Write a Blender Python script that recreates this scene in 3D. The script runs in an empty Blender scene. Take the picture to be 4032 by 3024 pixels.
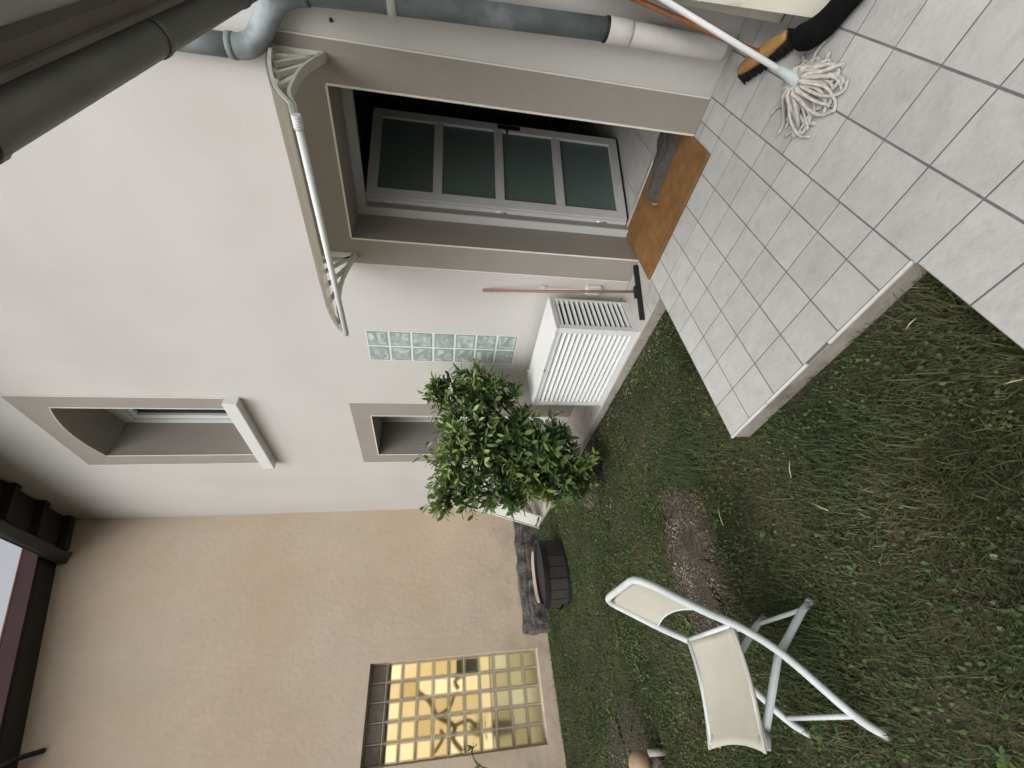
import bpy, math, random
import numpy as np
from mathutils import Vector, Matrix, noise
random.seed(7); RNG = np.random.RandomState(11)
S = bpy.context.scene
COL = S.collection
# ------------------------------------------------------------------ camera, sky, sun, exposure
cam = bpy.data.cameras.new('camera'); camo = bpy.data.objects.new('camera', cam); COL.objects.link(camo)
cam.sensor_fit = 'HORIZONTAL'; cam.sensor_width = 36.0; cam.lens = 14.446
cam.clip_start = 0.02; cam.clip_end = 500
RT = Vector((0.63693009, 0.77066343, 0.01994814)); UP = Vector((-0.14811997, 0.09694111, 0.98420674)); FW = Vector((-0.75655835, 0.6298256, -0.17589535))
# the photograph lies on its side: picture right is the world's down
cx, cy, cz = -UP, RT, -FW
camo.matrix_world = Matrix(((cx.x, cy.x, cz.x, 6.579), (cx.y, cy.y, cz.y, -2.792), (cx.z, cy.z, cz.z, 1.589), (0, 0, 0, 1)))
S.camera = camo
SUN_EL, SUN_AZ = math.radians(55), math.radians(154)     # azimuth clockwise from +Y
W = bpy.data.worlds.new('World'); S.world = W; W.use_nodes = True
nt = W.node_tree; bg = nt.nodes['Background']; sky = nt.nodes.new('ShaderNodeTexSky'); sky.sky_type = 'NISHITA'
sky.sun_disc = False; sky.sun_elevation = SUN_EL; sky.sun_rotation = SUN_AZ; sky.dust_density = 7.0; sky.air_density = 1.2; sky.ozone_density = 1.0
hsv = nt.nodes.new('ShaderNodeHueSaturation'); hsv.inputs['Saturation'].default_value = 0.15
nt.links.new(sky.outputs[0], hsv.inputs['Color']); nt.links.new(hsv.outputs[0], bg.inputs[0]); bg.inputs[1].default_value = 0.15
sun = bpy.data.lights.new('sun', 'SUN'); sun.energy = 0.5; sun.angle = math.radians(60); sun.color = (1.0, 0.975, 0.94)
suno = bpy.data.objects.new('sun', sun); COL.objects.link(suno)
sd = Vector((math.sin(SUN_AZ) * math.cos(SUN_EL), math.cos(SUN_AZ) * math.cos(SUN_EL), math.sin(SUN_EL)))
suno.rotation_euler = sd.to_track_quat('Z', 'Y').to_euler()
S.view_settings.view_transform = 'Standard'; S.view_settings.look = 'None'; S.view_settings.exposure = 0.38; S.view_settings.gamma = 1.0
S.render.engine = 'CYCLES'; S.cycles.adaptive_threshold = 0.02; S.cycles.max_bounces = 5; S.cycles.diffuse_bounces = 3; S.cycles.glossy_bounces = 2; S.cycles.transmission_bounces = 3; S.cycles.transparent_max_bounces = 8

# ------------------------------------------------------------------ materials
def hexc(h): return tuple(((int(h[i:i+2], 16) / 255) ** 2.2) for i in (0, 2, 4)) + (1,)
KA = 0.83
def mat(name, c1, c2=None, scale=3.0, rough=0.7, bump=0.0, bscale=60.0, metal=0.0, detail=4.0, spec=0.4, c3=None, s3=1.0, t3=(0.55, 0.75), objrand=0.0, bdist=0.01, stretch=None, fine=None):
    m = bpy.data.materials.new(name); m.use_nodes = True; n = m.node_tree.nodes; l = m.node_tree.links
    p = n['Principled BSDF']; p.inputs['Roughness'].default_value = rough; p.inputs['Metallic'].default_value = metal; p.inputs['Specular IOR Level'].default_value = spec
    c1 = tuple(v*KA for v in c1) + (1,)
    p.inputs['Base Color'].default_value = c1
    g = n.new('ShaderNodeNewGeometry'); pos = g.outputs['Position']
    if stretch:
        mp = n.new('ShaderNodeMapping'); mp.inputs['Scale'].default_value = stretch; l.new(pos, mp.inputs['Vector']); pos = mp.outputs[0]
    out = None
    if c2 is not None:
        c2 = tuple(v*KA for v in c2) + (1,)
        t = n.new('ShaderNodeTexNoise'); t.inputs['Scale'].default_value = scale; t.inputs['Detail'].default_value = detail; l.new(pos, t.inputs['Vector'])
        r = n.new('ShaderNodeMapRange'); r.inputs[1].default_value = 0.3; r.inputs[2].default_value = 0.7; l.new(t.outputs[0], r.inputs[0])
        mx = n.new('ShaderNodeMix'); mx.data_type = 'RGBA'; mx.inputs[6].default_value = c1; mx.inputs[7].default_value = c2; l.new(r.outputs[0], mx.inputs[0]); out = mx.outputs[2]
        if c3 is not None:
            t = n.new('ShaderNodeTexNoise'); t.inputs['Scale'].default_value = s3; t.inputs['Detail'].default_value = 6; l.new(pos, t.inputs['Vector'])
            r = n.new('ShaderNodeMapRange'); r.inputs[1].default_value = t3[0]; r.inputs[2].default_value = t3[1]; l.new(t.outputs[0], r.inputs[0])
            m2 = n.new('ShaderNodeMix'); m2.data_type = 'RGBA'; m2.inputs[7].default_value = tuple(v*KA for v in c3) + (1,); l.new(out, m2.inputs[6]); l.new(r.outputs[0], m2.inputs[0]); out = m2.outputs[2]
    if objrand:
        oi = n.new('ShaderNodeObjectInfo'); r = n.new('ShaderNodeMapRange'); r.inputs[3].default_value = 1 - objrand; r.inputs[4].default_value = 1 + objrand; l.new(oi.outputs['Random'], r.inputs[0])
        h = n.new('ShaderNodeHueSaturation'); l.new(r.outputs[0], h.inputs['Value'])
        if out: l.new(out, h.inputs['Color'])
        else: h.inputs['Color'].default_value = c1
        out = h.outputs[0]
    if fine:
        t = n.new('ShaderNodeTexNoise'); t.inputs['Scale'].default_value = fine[0]; t.inputs['Detail'].default_value = 6; t.inputs['Roughness'].default_value = 0.7; l.new(pos, t.inputs['Vector'])
        r = n.new('ShaderNodeMapRange'); r.inputs[1].default_value = 0.25; r.inputs[2].default_value = 0.75; r.inputs[3].default_value = 1 - fine[1]; r.inputs[4].default_value = 1 + fine[1]; l.new(t.outputs[0], r.inputs[0])
        h = n.new('ShaderNodeHueSaturation'); l.new(r.outputs[0], h.inputs['Value'])
        if out: l.new(out, h.inputs['Color'])
        else: h.inputs['Color'].default_value = c1
        out = h.outputs[0]
    if out: l.new(out, p.inputs['Base Color'])
    if bump:
        t = n.new('ShaderNodeTexNoise'); t.inputs['Scale'].default_value = bscale; t.inputs['Detail'].default_value = 5; l.new(pos, t.inputs['Vector'])
        b = n.new('ShaderNodeBump'); b.inputs['Strength'].default_value = bump; b.inputs['Distance'].default_value = bdist; l.new(t.outputs[0], b.inputs['Height']); l.new(b.outputs[0], p.inputs['Normal'])
    return m
def island_mat(name, stops, rough=0.6, scale=2.5, trans=0.0, mixc=None):
    """colour picked per loose piece (blade, leaf, pebble), shifted by a broad world noise"""
    m = bpy.data.materials.new(name); m.use_nodes = True; n = m.node_tree.nodes; l = m.node_tree.links; p = n['Principled BSDF']
    p.inputs['Roughness'].default_value = rough; p.inputs['Specular IOR Level'].default_value = 0.25
    g = n.new('ShaderNodeNewGeometry'); t = n.new('ShaderNodeTexNoise'); t.inputs['Scale'].default_value = scale; t.inputs['Detail'].default_value = 3; l.new(g.outputs['Position'], t.inputs['Vector'])
    a = n.new('ShaderNodeMath'); a.operation = 'MULTIPLY_ADD'; a.inputs[1].default_value = 0.52; l.new(g.outputs['Random Per Island'], a.inputs[0])
    r = n.new('ShaderNodeMapRange'); r.inputs[1].default_value = 0.32; r.inputs[2].default_value = 0.68; r.inputs[3].default_value = 0.0; r.inputs[4].default_value = 0.48; l.new(t.outputs[0], r.inputs[0]); l.new(r.outputs[0], a.inputs[2])
    cr = n.new('ShaderNodeValToRGB'); l.new(a.outputs[0], cr.inputs[0]); e = cr.color_ramp.elements
    while len(e) < len(stops): e.new(0.5)
    for i, (q, c) in enumerate(stops): e[i].position = q; e[i].color = tuple(v*KA for v in c) + (1,)
    l.new(cr.outputs[0], p.inputs['Base Color'])
    if trans:
        tr = n.new('ShaderNodeBsdfTranslucent'); mx = n.new('ShaderNodeMixShader'); mx.inputs[0].default_value = trans; l.new(cr.outputs[0], tr.inputs[0])
        l.new(p.outputs[0], mx.inputs[1]); l.new(tr.outputs[0], mx.inputs[2]); l.new(mx.outputs[0], n['Material Output'].inputs[0])
    return m
M = {}
M['plaster'] = mat('plaster', (0.655, 0.637, 0.61), (0.605, 0.588, 0.56), 1.3, 0.9, 0.28, 150, c3=(0.565, 0.548, 0.515), s3=0.6, bdist=0.005, fine=(55, 0.045))
M['taupe'] = mat('taupe', (0.358, 0.328, 0.292), (0.332, 0.304, 0.27), 3, 0.9, 0.4, 190, bdist=0.004, fine=(80, 0.06))
M['bead'] = mat('bead', (0.84, 0.79, 0.70), rough=0.6)
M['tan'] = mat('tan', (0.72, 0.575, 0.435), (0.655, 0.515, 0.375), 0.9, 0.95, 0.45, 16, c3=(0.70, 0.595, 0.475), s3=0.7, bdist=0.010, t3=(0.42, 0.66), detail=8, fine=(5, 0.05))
def add_stain(m, z0, z1, col, amount, sc):
    n = m.node_tree.nodes; l = m.node_tree.links; p = n['Principled BSDF']; src = p.inputs['Base Color'].links[0].from_socket
    g = n.new('ShaderNodeNewGeometry'); sp = n.new('ShaderNodeSeparateXYZ'); l.new(g.outputs['Position'], sp.inputs[0]); r = n.new('ShaderNodeMapRange'); r.inputs[1].default_value = z0; r.inputs[2].default_value = z1; r.inputs[3].default_value = 0; r.inputs[4].default_value = 1; l.new(sp.outputs[2], r.inputs[0])
    t = n.new('ShaderNodeTexNoise'); t.inputs['Scale'].default_value = sc; t.inputs['Detail'].default_value = 7; t.inputs['Roughness'].default_value = 0.65; l.new(g.outputs['Position'], t.inputs['Vector']); r2 = n.new('ShaderNodeMapRange'); r2.inputs[1].default_value = 0.44; r2.inputs[2].default_value = 0.72; l.new(t.outputs[0], r2.inputs[0])
    mu = n.new('ShaderNodeMath'); mu.operation = 'MULTIPLY'; l.new(r.outputs[0], mu.inputs[0]); l.new(r2.outputs[0], mu.inputs[1]); m2 = n.new('ShaderNodeMath'); m2.operation = 'MULTIPLY'; m2.inputs[1].default_value = amount; l.new(mu.outputs[0], m2.inputs[0])
    mx = n.new('ShaderNodeMix'); mx.data_type = 'RGBA'; mx.inputs[7].default_value = tuple(col) + (1,); l.new(src, mx.inputs[6]); l.new(m2.outputs[0], mx.inputs[0]); l.new(mx.outputs[2], p.inputs['Base Color'])
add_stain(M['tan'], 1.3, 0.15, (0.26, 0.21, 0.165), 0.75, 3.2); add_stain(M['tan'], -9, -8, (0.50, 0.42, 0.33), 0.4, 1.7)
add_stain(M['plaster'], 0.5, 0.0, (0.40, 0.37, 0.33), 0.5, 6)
M['white'] = mat('white_pvc', (0.78, 0.79, 0.78), rough=0.35)
M['acwhite'] = mat('coated_aluminium', (0.80, 0.81, 0.80), (0.76, 0.77, 0.76), 5, 0.4)
M['cream'] = mat('cream_plastic', (0.66, 0.64, 0.52), (0.58, 0.565, 0.45), 7, 0.5, c3=(0.45, 0.44, 0.35), s3=12, t3=(0.6, 0.72))
M['offwhite'] = mat('aged_white_plastic', (0.68, 0.68, 0.62), (0.60, 0.60, 0.54), 9, 0.45)
M['zinc'] = mat('zinc', (0.15, 0.178, 0.182), (0.25, 0.28, 0.285), 9, 0.68, 0.2, 30, metal=0.1, c3=(0.36, 0.40, 0.42), s3=5, t3=(0.58, 0.72))
M['zincfar'] = mat('zinc_far', (0.075, 0.08, 0.075), (0.10, 0.105, 0.098), 6, 0.55, metal=0.3)
M['fasciagrey'] = mat('fascia_board', (0.19, 0.165, 0.14), (0.14, 0.115, 0.10), 5, 0.8)
M['zincdark'] = mat('zinc_dark', (0.15, 0.155, 0.135), (0.20, 0.20, 0.175), 6, 0.55, metal=0.3)
M['pvcpipe'] = mat('pvc_pipe', (0.70, 0.67, 0.64), (0.62, 0.59, 0.56), 6, 0.5)
M['grout'] = mat('grout', (0.14, 0.14, 0.135), (0.21, 0.205, 0.195), 12, 0.95)
M['tile'] = mat('tile', (0.54, 0.537, 0.518), (0.47, 0.466, 0.447), 9, 0.5, 0.4, 45, c3=(0.42, 0.41, 0.385), s3=14, t3=(0.5, 0.85), objrand=0.055, bdist=0.006, detail=7, fine=(60, 0.06))
M['tileledge'] = mat('ledge_tile', (0.50, 0.48, 0.45), (0.42, 0.40, 0.37), 4, 0.55, 0.3, 20, c3=(0.34, 0.32, 0.29), s3=7, t3=(0.55, 0.72), objrand=0.04, bdist=0.006)
M['concrete'] = mat('concrete', (0.40, 0.36, 0.31), (0.30, 0.27, 0.235), 9, 0.95, 0.6, 40, c3=(0.17, 0.15, 0.125), s3=5, t3=(0.55, 0.75))
M['riserledge'] = mat('riser_tile', (0.40, 0.375, 0.34), (0.33, 0.305, 0.275), 6, 0.7, 0.3, 30, objrand=0.06)
M['trim'] = mat('edge_trim', (0.72, 0.72, 0.70), (0.62, 0.62, 0.60), 12, 0.45)
M['mat'] = mat('coir', (0.31, 0.165, 0.068), (0.225, 0.115, 0.045), 9, 1.0, 0.9, 420, spec=0.1, bdist=0.006, fine=(25, 0.16))
M['rag'] = mat('knit', (0.085, 0.075, 0.068), (0.15, 0.135, 0.122), 40, 1.0, 1.0, 260, spec=0.1, bdist=0.006, stretch=(1, 3, 1))
M['ragpink'] = mat('cloth_pink', (0.45, 0.33, 0.27), rough=1.0)
M['leafglass'] = mat('frosted_glass', (0.12, 0.165, 0.152), (0.135, 0.185, 0.17), 30, 0.38, 0.2, 500, bdist=0.001)
M['doorframe'] = mat('door_pvc', (0.66, 0.665, 0.66), (0.63, 0.635, 0.63), 4, 0.4)
M['black'] = mat('black_rubber', (0.012, 0.012, 0.013), rough=0.6)
M['boot'] = mat('black_cloth', (0.005, 0.005, 0.0055), (0.009, 0.009, 0.0095), 30, 0.95, spec=0.1)
M['alu'] = mat('aluminium', (0.75, 0.75, 0.73), rough=0.3, metal=0.6)
M['interior'] = mat('interior_wall', (0.32, 0.26, 0.23), (0.27, 0.215, 0.19), 2, 0.9)
M['glassdark'] = mat('dark_pane', (0.012, 0.014, 0.016), rough=0.06, spec=0.6)
M['mop'] = mat('mop_yarn', (0.66, 0.635, 0.59), (0.44, 0.42, 0.385), 60, 1.0, 0.8, 300, spec=0.1, bdist=0.003)
M['mopblue'] = mat('mop_socket', (0.50, 0.56, 0.57), rough=0.5)
M['handlewhite'] = mat('handle_white', (0.80, 0.82, 0.82), rough=0.35)
M['wood'] = mat('broom_wood', (0.45, 0.26, 0.09), (0.36, 0.19, 0.06), 18, 0.7, stretch=(1, 1, 6))
M['handlewood'] = mat('handle_wood', (0.36, 0.20, 0.12), (0.28, 0.15, 0.085), 25, 0.6, stretch=(4, 4, 1))
M['orange'] = mat('handle_orange', (0.42, 0.17, 0.055), (0.34, 0.13, 0.04), 25, 0.55)
M['bristle'] = mat('bristle', (0.014, 0.011, 0.014), rough=0.9)
M['sling'] = mat('sling_fabric', (0.51, 0.485, 0.405), (0.46, 0.437, 0.36), 9, 0.85, 0.6, 420, bdist=0.003, fine=(160, 0.06))
M['chairmetal'] = mat('chair_paint', (0.62, 0.66, 0.66), (0.53, 0.57, 0.57), 12, 0.45, fine=(45, 0.06))
M['redfascia'] = mat('fascia_red', (0.085, 0.035, 0.04), (0.055, 0.026, 0.03), 4, 0.8)
M['darkwood'] = mat('dark_wood', (0.022, 0.017, 0.015), (0.035, 0.027, 0.023), 5, 0.85)
M['rooftile'] = mat('roof_tile', (0.25, 0.11, 0.07), (0.17, 0.08, 0.05), 4, 0.9)
M['soffit'] = mat('soffit_sheet', (0.47, 0.465, 0.445), (0.43, 0.425, 0.405), 8, 0.7)
M['stone'] = mat('dark_stone', (0.085, 0.078, 0.07), (0.17, 0.155, 0.14), 6, 0.95, 0.8, 25, c3=(0.035, 0.032, 0.03), s3=4, t3=(0.52, 0.68), bdist=0.03)
M['tub'] = mat('tub_panel', (0.042, 0.036, 0.032), (0.06, 0.052, 0.046), 12, 0.75, objrand=0.22)
M['tubrim'] = mat('tub_rim', (0.012, 0.013, 0.017), rough=0.55)
M['water'] = mat('tub_sand', (0.44, 0.37, 0.30), (0.38, 0.315, 0.255), 14, 0.7)
M['soil'] = mat('soil', (0.042, 0.044, 0.021), (0.075, 0.062, 0.040), 4, 1.0, 1.0, 30, c3=(0.034, 0.042, 0.016), s3=2.2, spec=0.1, bdist=0.04, t3=(0.45, 0.6))
M['gravelbed'] = mat('gravel_bed', (0.085, 0.070, 0.052), (0.062, 0.052, 0.038), 14, 1.0, 1.0, 90, c3=(0.115, 0.10, 0.078), s3=25, spec=0.1, bdist=0.02)
M['bark'] = mat('bark', (0.07, 0.055, 0.04), (0.045, 0.036, 0.027), 30, 0.9, 0.6, 80)
M['grass'] = island_mat('grass_blades', [(0.0, (0.022, 0.032, 0.014)), (0.28, (0.039, 0.057, 0.020)), (0.55, (0.064, 0.086, 0.026)), (0.74, (0.088, 0.090, 0.038)), (0.90, (0.118, 0.100, 0.058)), (1.0, (0.25, 0.215, 0.14))], 0.6, 1.6, 0.0)
M['clover'] = island_mat('clover_leaves', [(0.0, (0.024, 0.042, 0.018)), (0.4, (0.046, 0.076, 0.027)), (0.8, (0.085, 0.13, 0.034)), (1.0, (0.14, 0.17, 0.055))], 0.6, 2.0, 0.0)
M['pebble'] = island_mat('pebbles', [(0.0, (0.055, 0.045, 0.035)), (0.4, (0.105, 0.086, 0.066)), (0.75, (0.16, 0.138, 0.108)), (1.0, (0.38, 0.35, 0.28))], 0.9, 4.0)
M['leaf'] = island_mat('leaves_bush', [(0.0, (0.065, 0.110, 0.046)), (0.35, (0.12, 0.19, 0.065)), (0.7, (0.21, 0.295, 0.09)), (0.93, (0.30, 0.36, 0.125)), (1.0, (0.38, 0.40, 0.16))], 0.5, 3.0, 0.45)
M['ornament'] = mat('ornament_tan', (0.42, 0.30, 0.19), (0.34, 0.235, 0.145), 25, 0.7, 0.3, 90)
M['dimbranch'] = mat('pale_branch', (0.60, 0.46, 0.28), rough=0.9)
M['rust'] = mat('rust_spot', (0.10, 0.03, 0.022), rough=0.9)
M['greyplastic'] = mat('grey_plastic', (0.35, 0.35, 0.34), rough=0.5)
def glassblock_mat():
    m = bpy.data.materials.new('glass_block'); m.use_nodes = True; n = m.node_tree.nodes; l = m.node_tree.links; p = n['Principled BSDF']
    p.inputs['Roughness'].default_value = 0.12; p.inputs['Specular IOR Level'].default_value = 0.6
    tc = n.new('ShaderNodeTexCoord'); oi = n.new('ShaderNodeObjectInfo')
    va = n.new('ShaderNodeVectorMath'); va.operation = 'ADD'; cb = n.new('ShaderNodeCombineXYZ'); l.new(oi.outputs['Random'], cb.inputs[1]); l.new(tc.outputs['Object'], va.inputs[0]); l.new(cb.outputs[0], va.inputs[1])
    w = n.new('ShaderNodeTexNoise'); w.inputs['Scale'].default_value = 8.0; w.inputs['Detail'].default_value = 1.5; w.inputs['Distortion'].default_value = 1.8; l.new(va.outputs[0], w.inputs['Vector'])
    cr = n.new('ShaderNodeValToRGB'); e = cr.color_ramp.elements; e[0].position = 0.36; e[0].color = (0.27, 0.32, 0.31, 1); e[1].position = 0.70; e[1].color = (0.54, 0.60, 0.585, 1)
    e.new(0.52).color = (0.37, 0.425, 0.41, 1); l.new(w.outputs[0], cr.inputs[0])
    # darker rim where the block's edge thickens the glass
    sp = n.new('ShaderNodeSeparateXYZ'); l.new(tc.outputs['Object'], sp.inputs[0])
    ab = []
    for k in (0, 1, 2):
        q = n.new('ShaderNodeMath'); q.operation = 'ABSOLUTE'; l.new(sp.outputs[k], q.inputs[0]); ab.append(q)
    mxm = n.new('ShaderNodeMath'); mxm.operation = 'MAXIMUM'; l.new(ab[0].outputs[0], mxm.inputs[0]); l.new(ab[2].outputs[0], mxm.inputs[1])
    m2 = n.new('ShaderNodeMath'); m2.operation = 'MAXIMUM'; l.new(mxm.outputs[0], m2.inputs[0]); l.new(ab[1].outputs[0], m2.inputs[1])
    rr = n.new('ShaderNodeMapRange'); rr.inputs[1].default_value = 0.070; rr.inputs[2].default_value = 0.084; l.new(m2.outputs[0], rr.inputs[0])
    mx = n.new('ShaderNodeMix'); mx.data_type = 'RGBA'; mx.inputs[7].default_value = (0.24, 0.31, 0.30, 1); l.new(cr.outputs[0], mx.inputs[6]); l.new(rr.outputs[0], mx.inputs[0]); l.new(mx.outputs[2], p.inputs['Base Color'])
    b = n.new('ShaderNodeBump'); b.inputs['Strength'].default_value = 0.8; b.inputs['Distance'].default_value = 0.012; l.new(w.outputs[0], b.inputs['Height']); l.new(b.outputs[0], p.inputs['Normal'])
    return m
M['glassblock'] = glassblock_mat()
def clearblock_mat():
    m = bpy.data.materials.new('ribbed_glass_block'); m.use_nodes = True; n = m.node_tree.nodes; l = m.node_tree.links; p = n['Principled BSDF']
    p.inputs['Base Color'].default_value = (0.42, 0.38, 0.28, 1); p.inputs['Roughness'].default_value = 0.25
    rf = n.new('ShaderNodeBsdfRefraction'); rf.inputs['IOR'].default_value = 1.12; rf.inputs['Roughness'].default_value = 0.55; mx = n.new('ShaderNodeMixShader')
    tc = n.new('ShaderNodeTexCoord'); sp = n.new('ShaderNodeSeparateXYZ'); l.new(tc.outputs['Object'], sp.inputs[0])
    ab = []
    for k in (1, 2):
        q = n.new('ShaderNodeMath'); q.operation = 'ABSOLUTE'; l.new(sp.outputs[k], q.inputs[0]); ab.append(q)
    mm = n.new('ShaderNodeMath'); mm.operation = 'MAXIMUM'; l.new(ab[0].outputs[0], mm.inputs[0]); l.new(ab[1].outputs[0], mm.inputs[1])
    r = n.new('ShaderNodeMapRange'); r.inputs[1].default_value = 0.066; r.inputs[2].default_value = 0.080; r.inputs[3].default_value = 0.93; r.inputs[4].default_value = 0.55; l.new(mm.outputs[0], r.inputs[0]); l.new(r.outputs[0], mx.inputs[0])
    oi = n.new('ShaderNodeObjectInfo'); cr = n.new('ShaderNodeValToRGB'); e = cr.color_ramp.elements; e[0].color = (0.72, 0.66, 0.56, 1); e[1].color = (1, 1, 1, 1); l.new(oi.outputs['Random'], cr.inputs[0]); l.new(cr.outputs[0], rf.inputs[0])
    l.new(p.outputs[0], mx.inputs[1]); l.new(rf.outputs[0], mx.inputs[2]); l.new(mx.outputs[0], n['Material Output'].inputs[0])
    return m
M['clearblock'] = clearblock_mat()
def glow_mat():
    m = bpy.data.materials.new('lamplit_room'); m.use_nodes = True; n = m.node_tree.nodes; l = m.node_tree.links; p = n['Principled BSDF']
    p.inputs['Base Color'].default_value = (0.6, 0.5, 0.3, 1); p.inputs['Emission Strength'].default_value = 0.72
    p.inputs['Emission Color'].default_value = (1.0, 0.86, 0.52, 1)
    return m
M['glow'] = glow_mat()
def diffuser_mat():
    m = bpy.data.materials.new('diffuser_sheet'); m.use_nodes = True; n = m.node_tree.nodes; l = m.node_tree.links
    tr = n.new('ShaderNodeBsdfTranslucent'); tr.inputs[0].default_value = (0.92, 0.96, 1.0, 1); tp = n.new('ShaderNodeBsdfTransparent'); tp.inputs[0].default_value = (0.9, 0.95, 1.0, 1); mx = n.new('ShaderNodeMixShader'); mx.inputs[0].default_value = 0.55; l.new(tr.outputs[0], mx.inputs[1]); l.new(tp.outputs[0], mx.inputs[2]); l.new(mx.outputs[0], n['Material Output'].inputs[0]); return m
M['diffuser'] = diffuser_mat()  # for the sheet added behind the lower rows of lit blocks
def sheet_mat():
    m = bpy.data.materials.new('smoked_polycarbonate'); m.use_nodes = True; n = m.node_tree.nodes; l = m.node_tree.links; p = n['Principled BSDF']
    p.inputs['Base Color'].default_value = (0.22, 0.20, 0.16, 1); p.inputs['Roughness'].default_value = 0.3
    tr = n.new('ShaderNodeBsdfTransparent'); tr.inputs[0].default_value = (0.85, 0.82, 0.76, 1); mx = n.new('ShaderNodeMixShader'); mx.inputs[0].default_value = 0.55
    l.new(p.outputs[0], mx.inputs[1]); l.new(tr.outputs[0], mx.inputs[2]); l.new(mx.outputs[0], n['Material Output'].inputs[0]); return m
M['sheet'] = sheet_mat()

# ------------------------------------------------------------------ helpers
WL = {}
def link(o, parent=None, loc=(0, 0, 0)):
    COL.objects.link(o); WL[o.name] = Vector(loc)
    if parent is not None:
        o.parent = parent; o.location = Vector(loc) - WL[parent.name]
    else: o.location = loc
    return o
def tag(o, label, cat, group=None):
    o['label'] = label; o['category'] = cat
    if group: o['group'] = group
    return o
def thing(name, label, cat, loc, group=None):
    o = bpy.data.objects.new(name, None); o.empty_display_size = 0.1; link(o, None, loc); return tag(o, label, cat, group)
class MB:
    def __init__(s): s.v = []; s.f = []; s.sm = []
    def add(s, vs, fs, smooth=False):
        b = len(s.v); s.v += [tuple(v) for v in vs]; s.f += [tuple(b + i for i in f) for f in fs]; s.sm += [smooth] * len(fs); return s
    def box(s, x0, x1, y0, y1, z0, z1, bev=0.0):
        if bev <= 0:
            return s.add([(x0,y0,z0),(x1,y0,z0),(x1,y1,z0),(x0,y1,z0),(x0,y0,z1),(x1,y0,z1),(x1,y1,z1),(x0,y1,z1)], [(0,3,2,1),(4,5,6,7),(0,1,5,4),(1,2,6,5),(2,3,7,6),(3,0,4,7)])
        b = bev; vs = []; 
        for (X, sx) in ((x0, 1), (x1, -1)):
            for (Y, sy) in ((y0, 1), (y1, -1)):
                for (Z, sz) in ((z0, 1), (z1, -1)):
                    vs += [(X, Y + sy*b, Z + sz*b), (X + sx*b, Y, Z + sz*b), (X + sx*b, Y + sy*b, Z)]
        I = lambda i, j, k, a: (i*4 + j*2 + k)*3 + a
        fs = []
        for i in (0, 1):
            q = [I(i,0,0,0), I(i,1,0,0), I(i,1,1,0), I(i,0,1,0)]; fs.append(q if i else q[::-1])
            q = [I(0,i,0,1), I(1,i,0,1), I(1,i,1,1), I(0,i,1,1)]; fs.append(q[::-1] if i else q)
            q = [I(0,0,i,2), I(1,0,i,2), I(1,1,i,2), I(0,1,i,2)]; fs.append(q if i else q[::-1])
        for j in (0, 1):
            for k in (0, 1):
                q = [I(0,j,k,1), I(1,j,k,1), I(1,j,k,2), I(0,j,k,2)]; fs.append(q if (j ^ k) else q[::-1])
                q = [I(j,0,k,0), I(j,1,k,0), I(j,1,k,2), I(j,0,k,2)]; fs.append(q[::-1] if (j ^ k) else q)
                q = [I(j,k,0,0), I(j,k,1,0), I(j,k,1,1), I(j,k,0,1)]; fs.append(q if (j ^ k) else q[::-1])
        for i in (0, 1):
            for j in (0, 1):
                for k in (0, 1):
                    q = [I(i,j,k,0), I(i,j,k,1), I(i,j,k,2)]; fs.append(q if (i ^ j ^ k) else q[::-1])
        return s.add(vs, fs)
    def obox(s, c, ax, ay, az, hx, hy, hz):
        c, ax, ay, az = map(Vector, (c, ax, ay, az)); ax = ax.normalized(); ay = ay.normalized(); az = az.normalized(); vs = []
        for k in (-1, 1):
            for (i, j) in ((-1,-1),(1,-1),(1,1),(-1,1)): vs.append(c + ax*hx*i + ay*hy*j + az*hz*k)
        return s.add(vs, [(0,3,2,1),(4,5,6,7),(0,1,5,4),(1,2,6,5),(2,3,7,6),(3,0,4,7)])
    def tube(s, pts, r, n=10, caps=True, ry=None):
        pts = [Vector(p) for p in pts]; rs = r if isinstance(r, (list, tuple)) else [r]*len(pts)
        t0 = (pts[1]-pts[0]).normalized(); a = Vector((0,0,1)) if abs(t0.z) < 0.9 else Vector((1,0,0)); u = t0.cross(a).normalized(); vs = []; fs = []
        for i, p in enumerate(pts):
            if i == 0: t = t0
            elif i == len(pts)-1: t = (pts[i]-pts[i-1]).normalized()
            else: t = ((pts[i+1]-pts[i]).normalized() + (pts[i]-pts[i-1]).normalized()).normalized()
            u = (u - t*u.dot(t)).normalized(); w = t.cross(u)
            for k in range(n):
                A = 2*math.pi*k/n; vs.append(p + u*math.cos(A)*rs[i] + w*math.sin(A)*rs[i]*(ry or 1))
        for i in range(len(pts)-1):
            for k in range(n): fs.append((i*n+k, i*n+(k+1) % n, (i+1)*n+(k+1) % n, (i+1)*n+k))
        s.add(vs, fs, True)
        if caps:
            b = len(s.v) - len(vs); s.f += [tuple(b+k for k in range(n))[::-1], tuple(b+(len(pts)-1)*n+k for k in range(n))]; s.sm += [False, False]
        return s
    def build(s, name, material, parent=None, kind=None, origin=None):
        V = np.array(s.v); c = V.mean(axis=0) if origin is None else np.array(origin)
        me = bpy.data.meshes.new(name); me.from_pydata((V - c).tolist(), [], s.f); me.polygons.foreach_set('use_smooth', s.sm); me.materials.append(material); me.update()
        o = bpy.data.objects.new(name, me); link(o, parent, c)
        if kind: o['kind'] = kind
        return o
def box(name, m, parent, x0, x1, y0, y1, z0, z1, bev=0.0, kind=None): return MB().box(x0, x1, y0, y1, z0, z1, bev).build(name, m, parent, kind)
def tube(name, m, parent, pts, r, n=10, kind=None): return MB().tube(pts, r, n).build(name, m, parent, kind)
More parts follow.
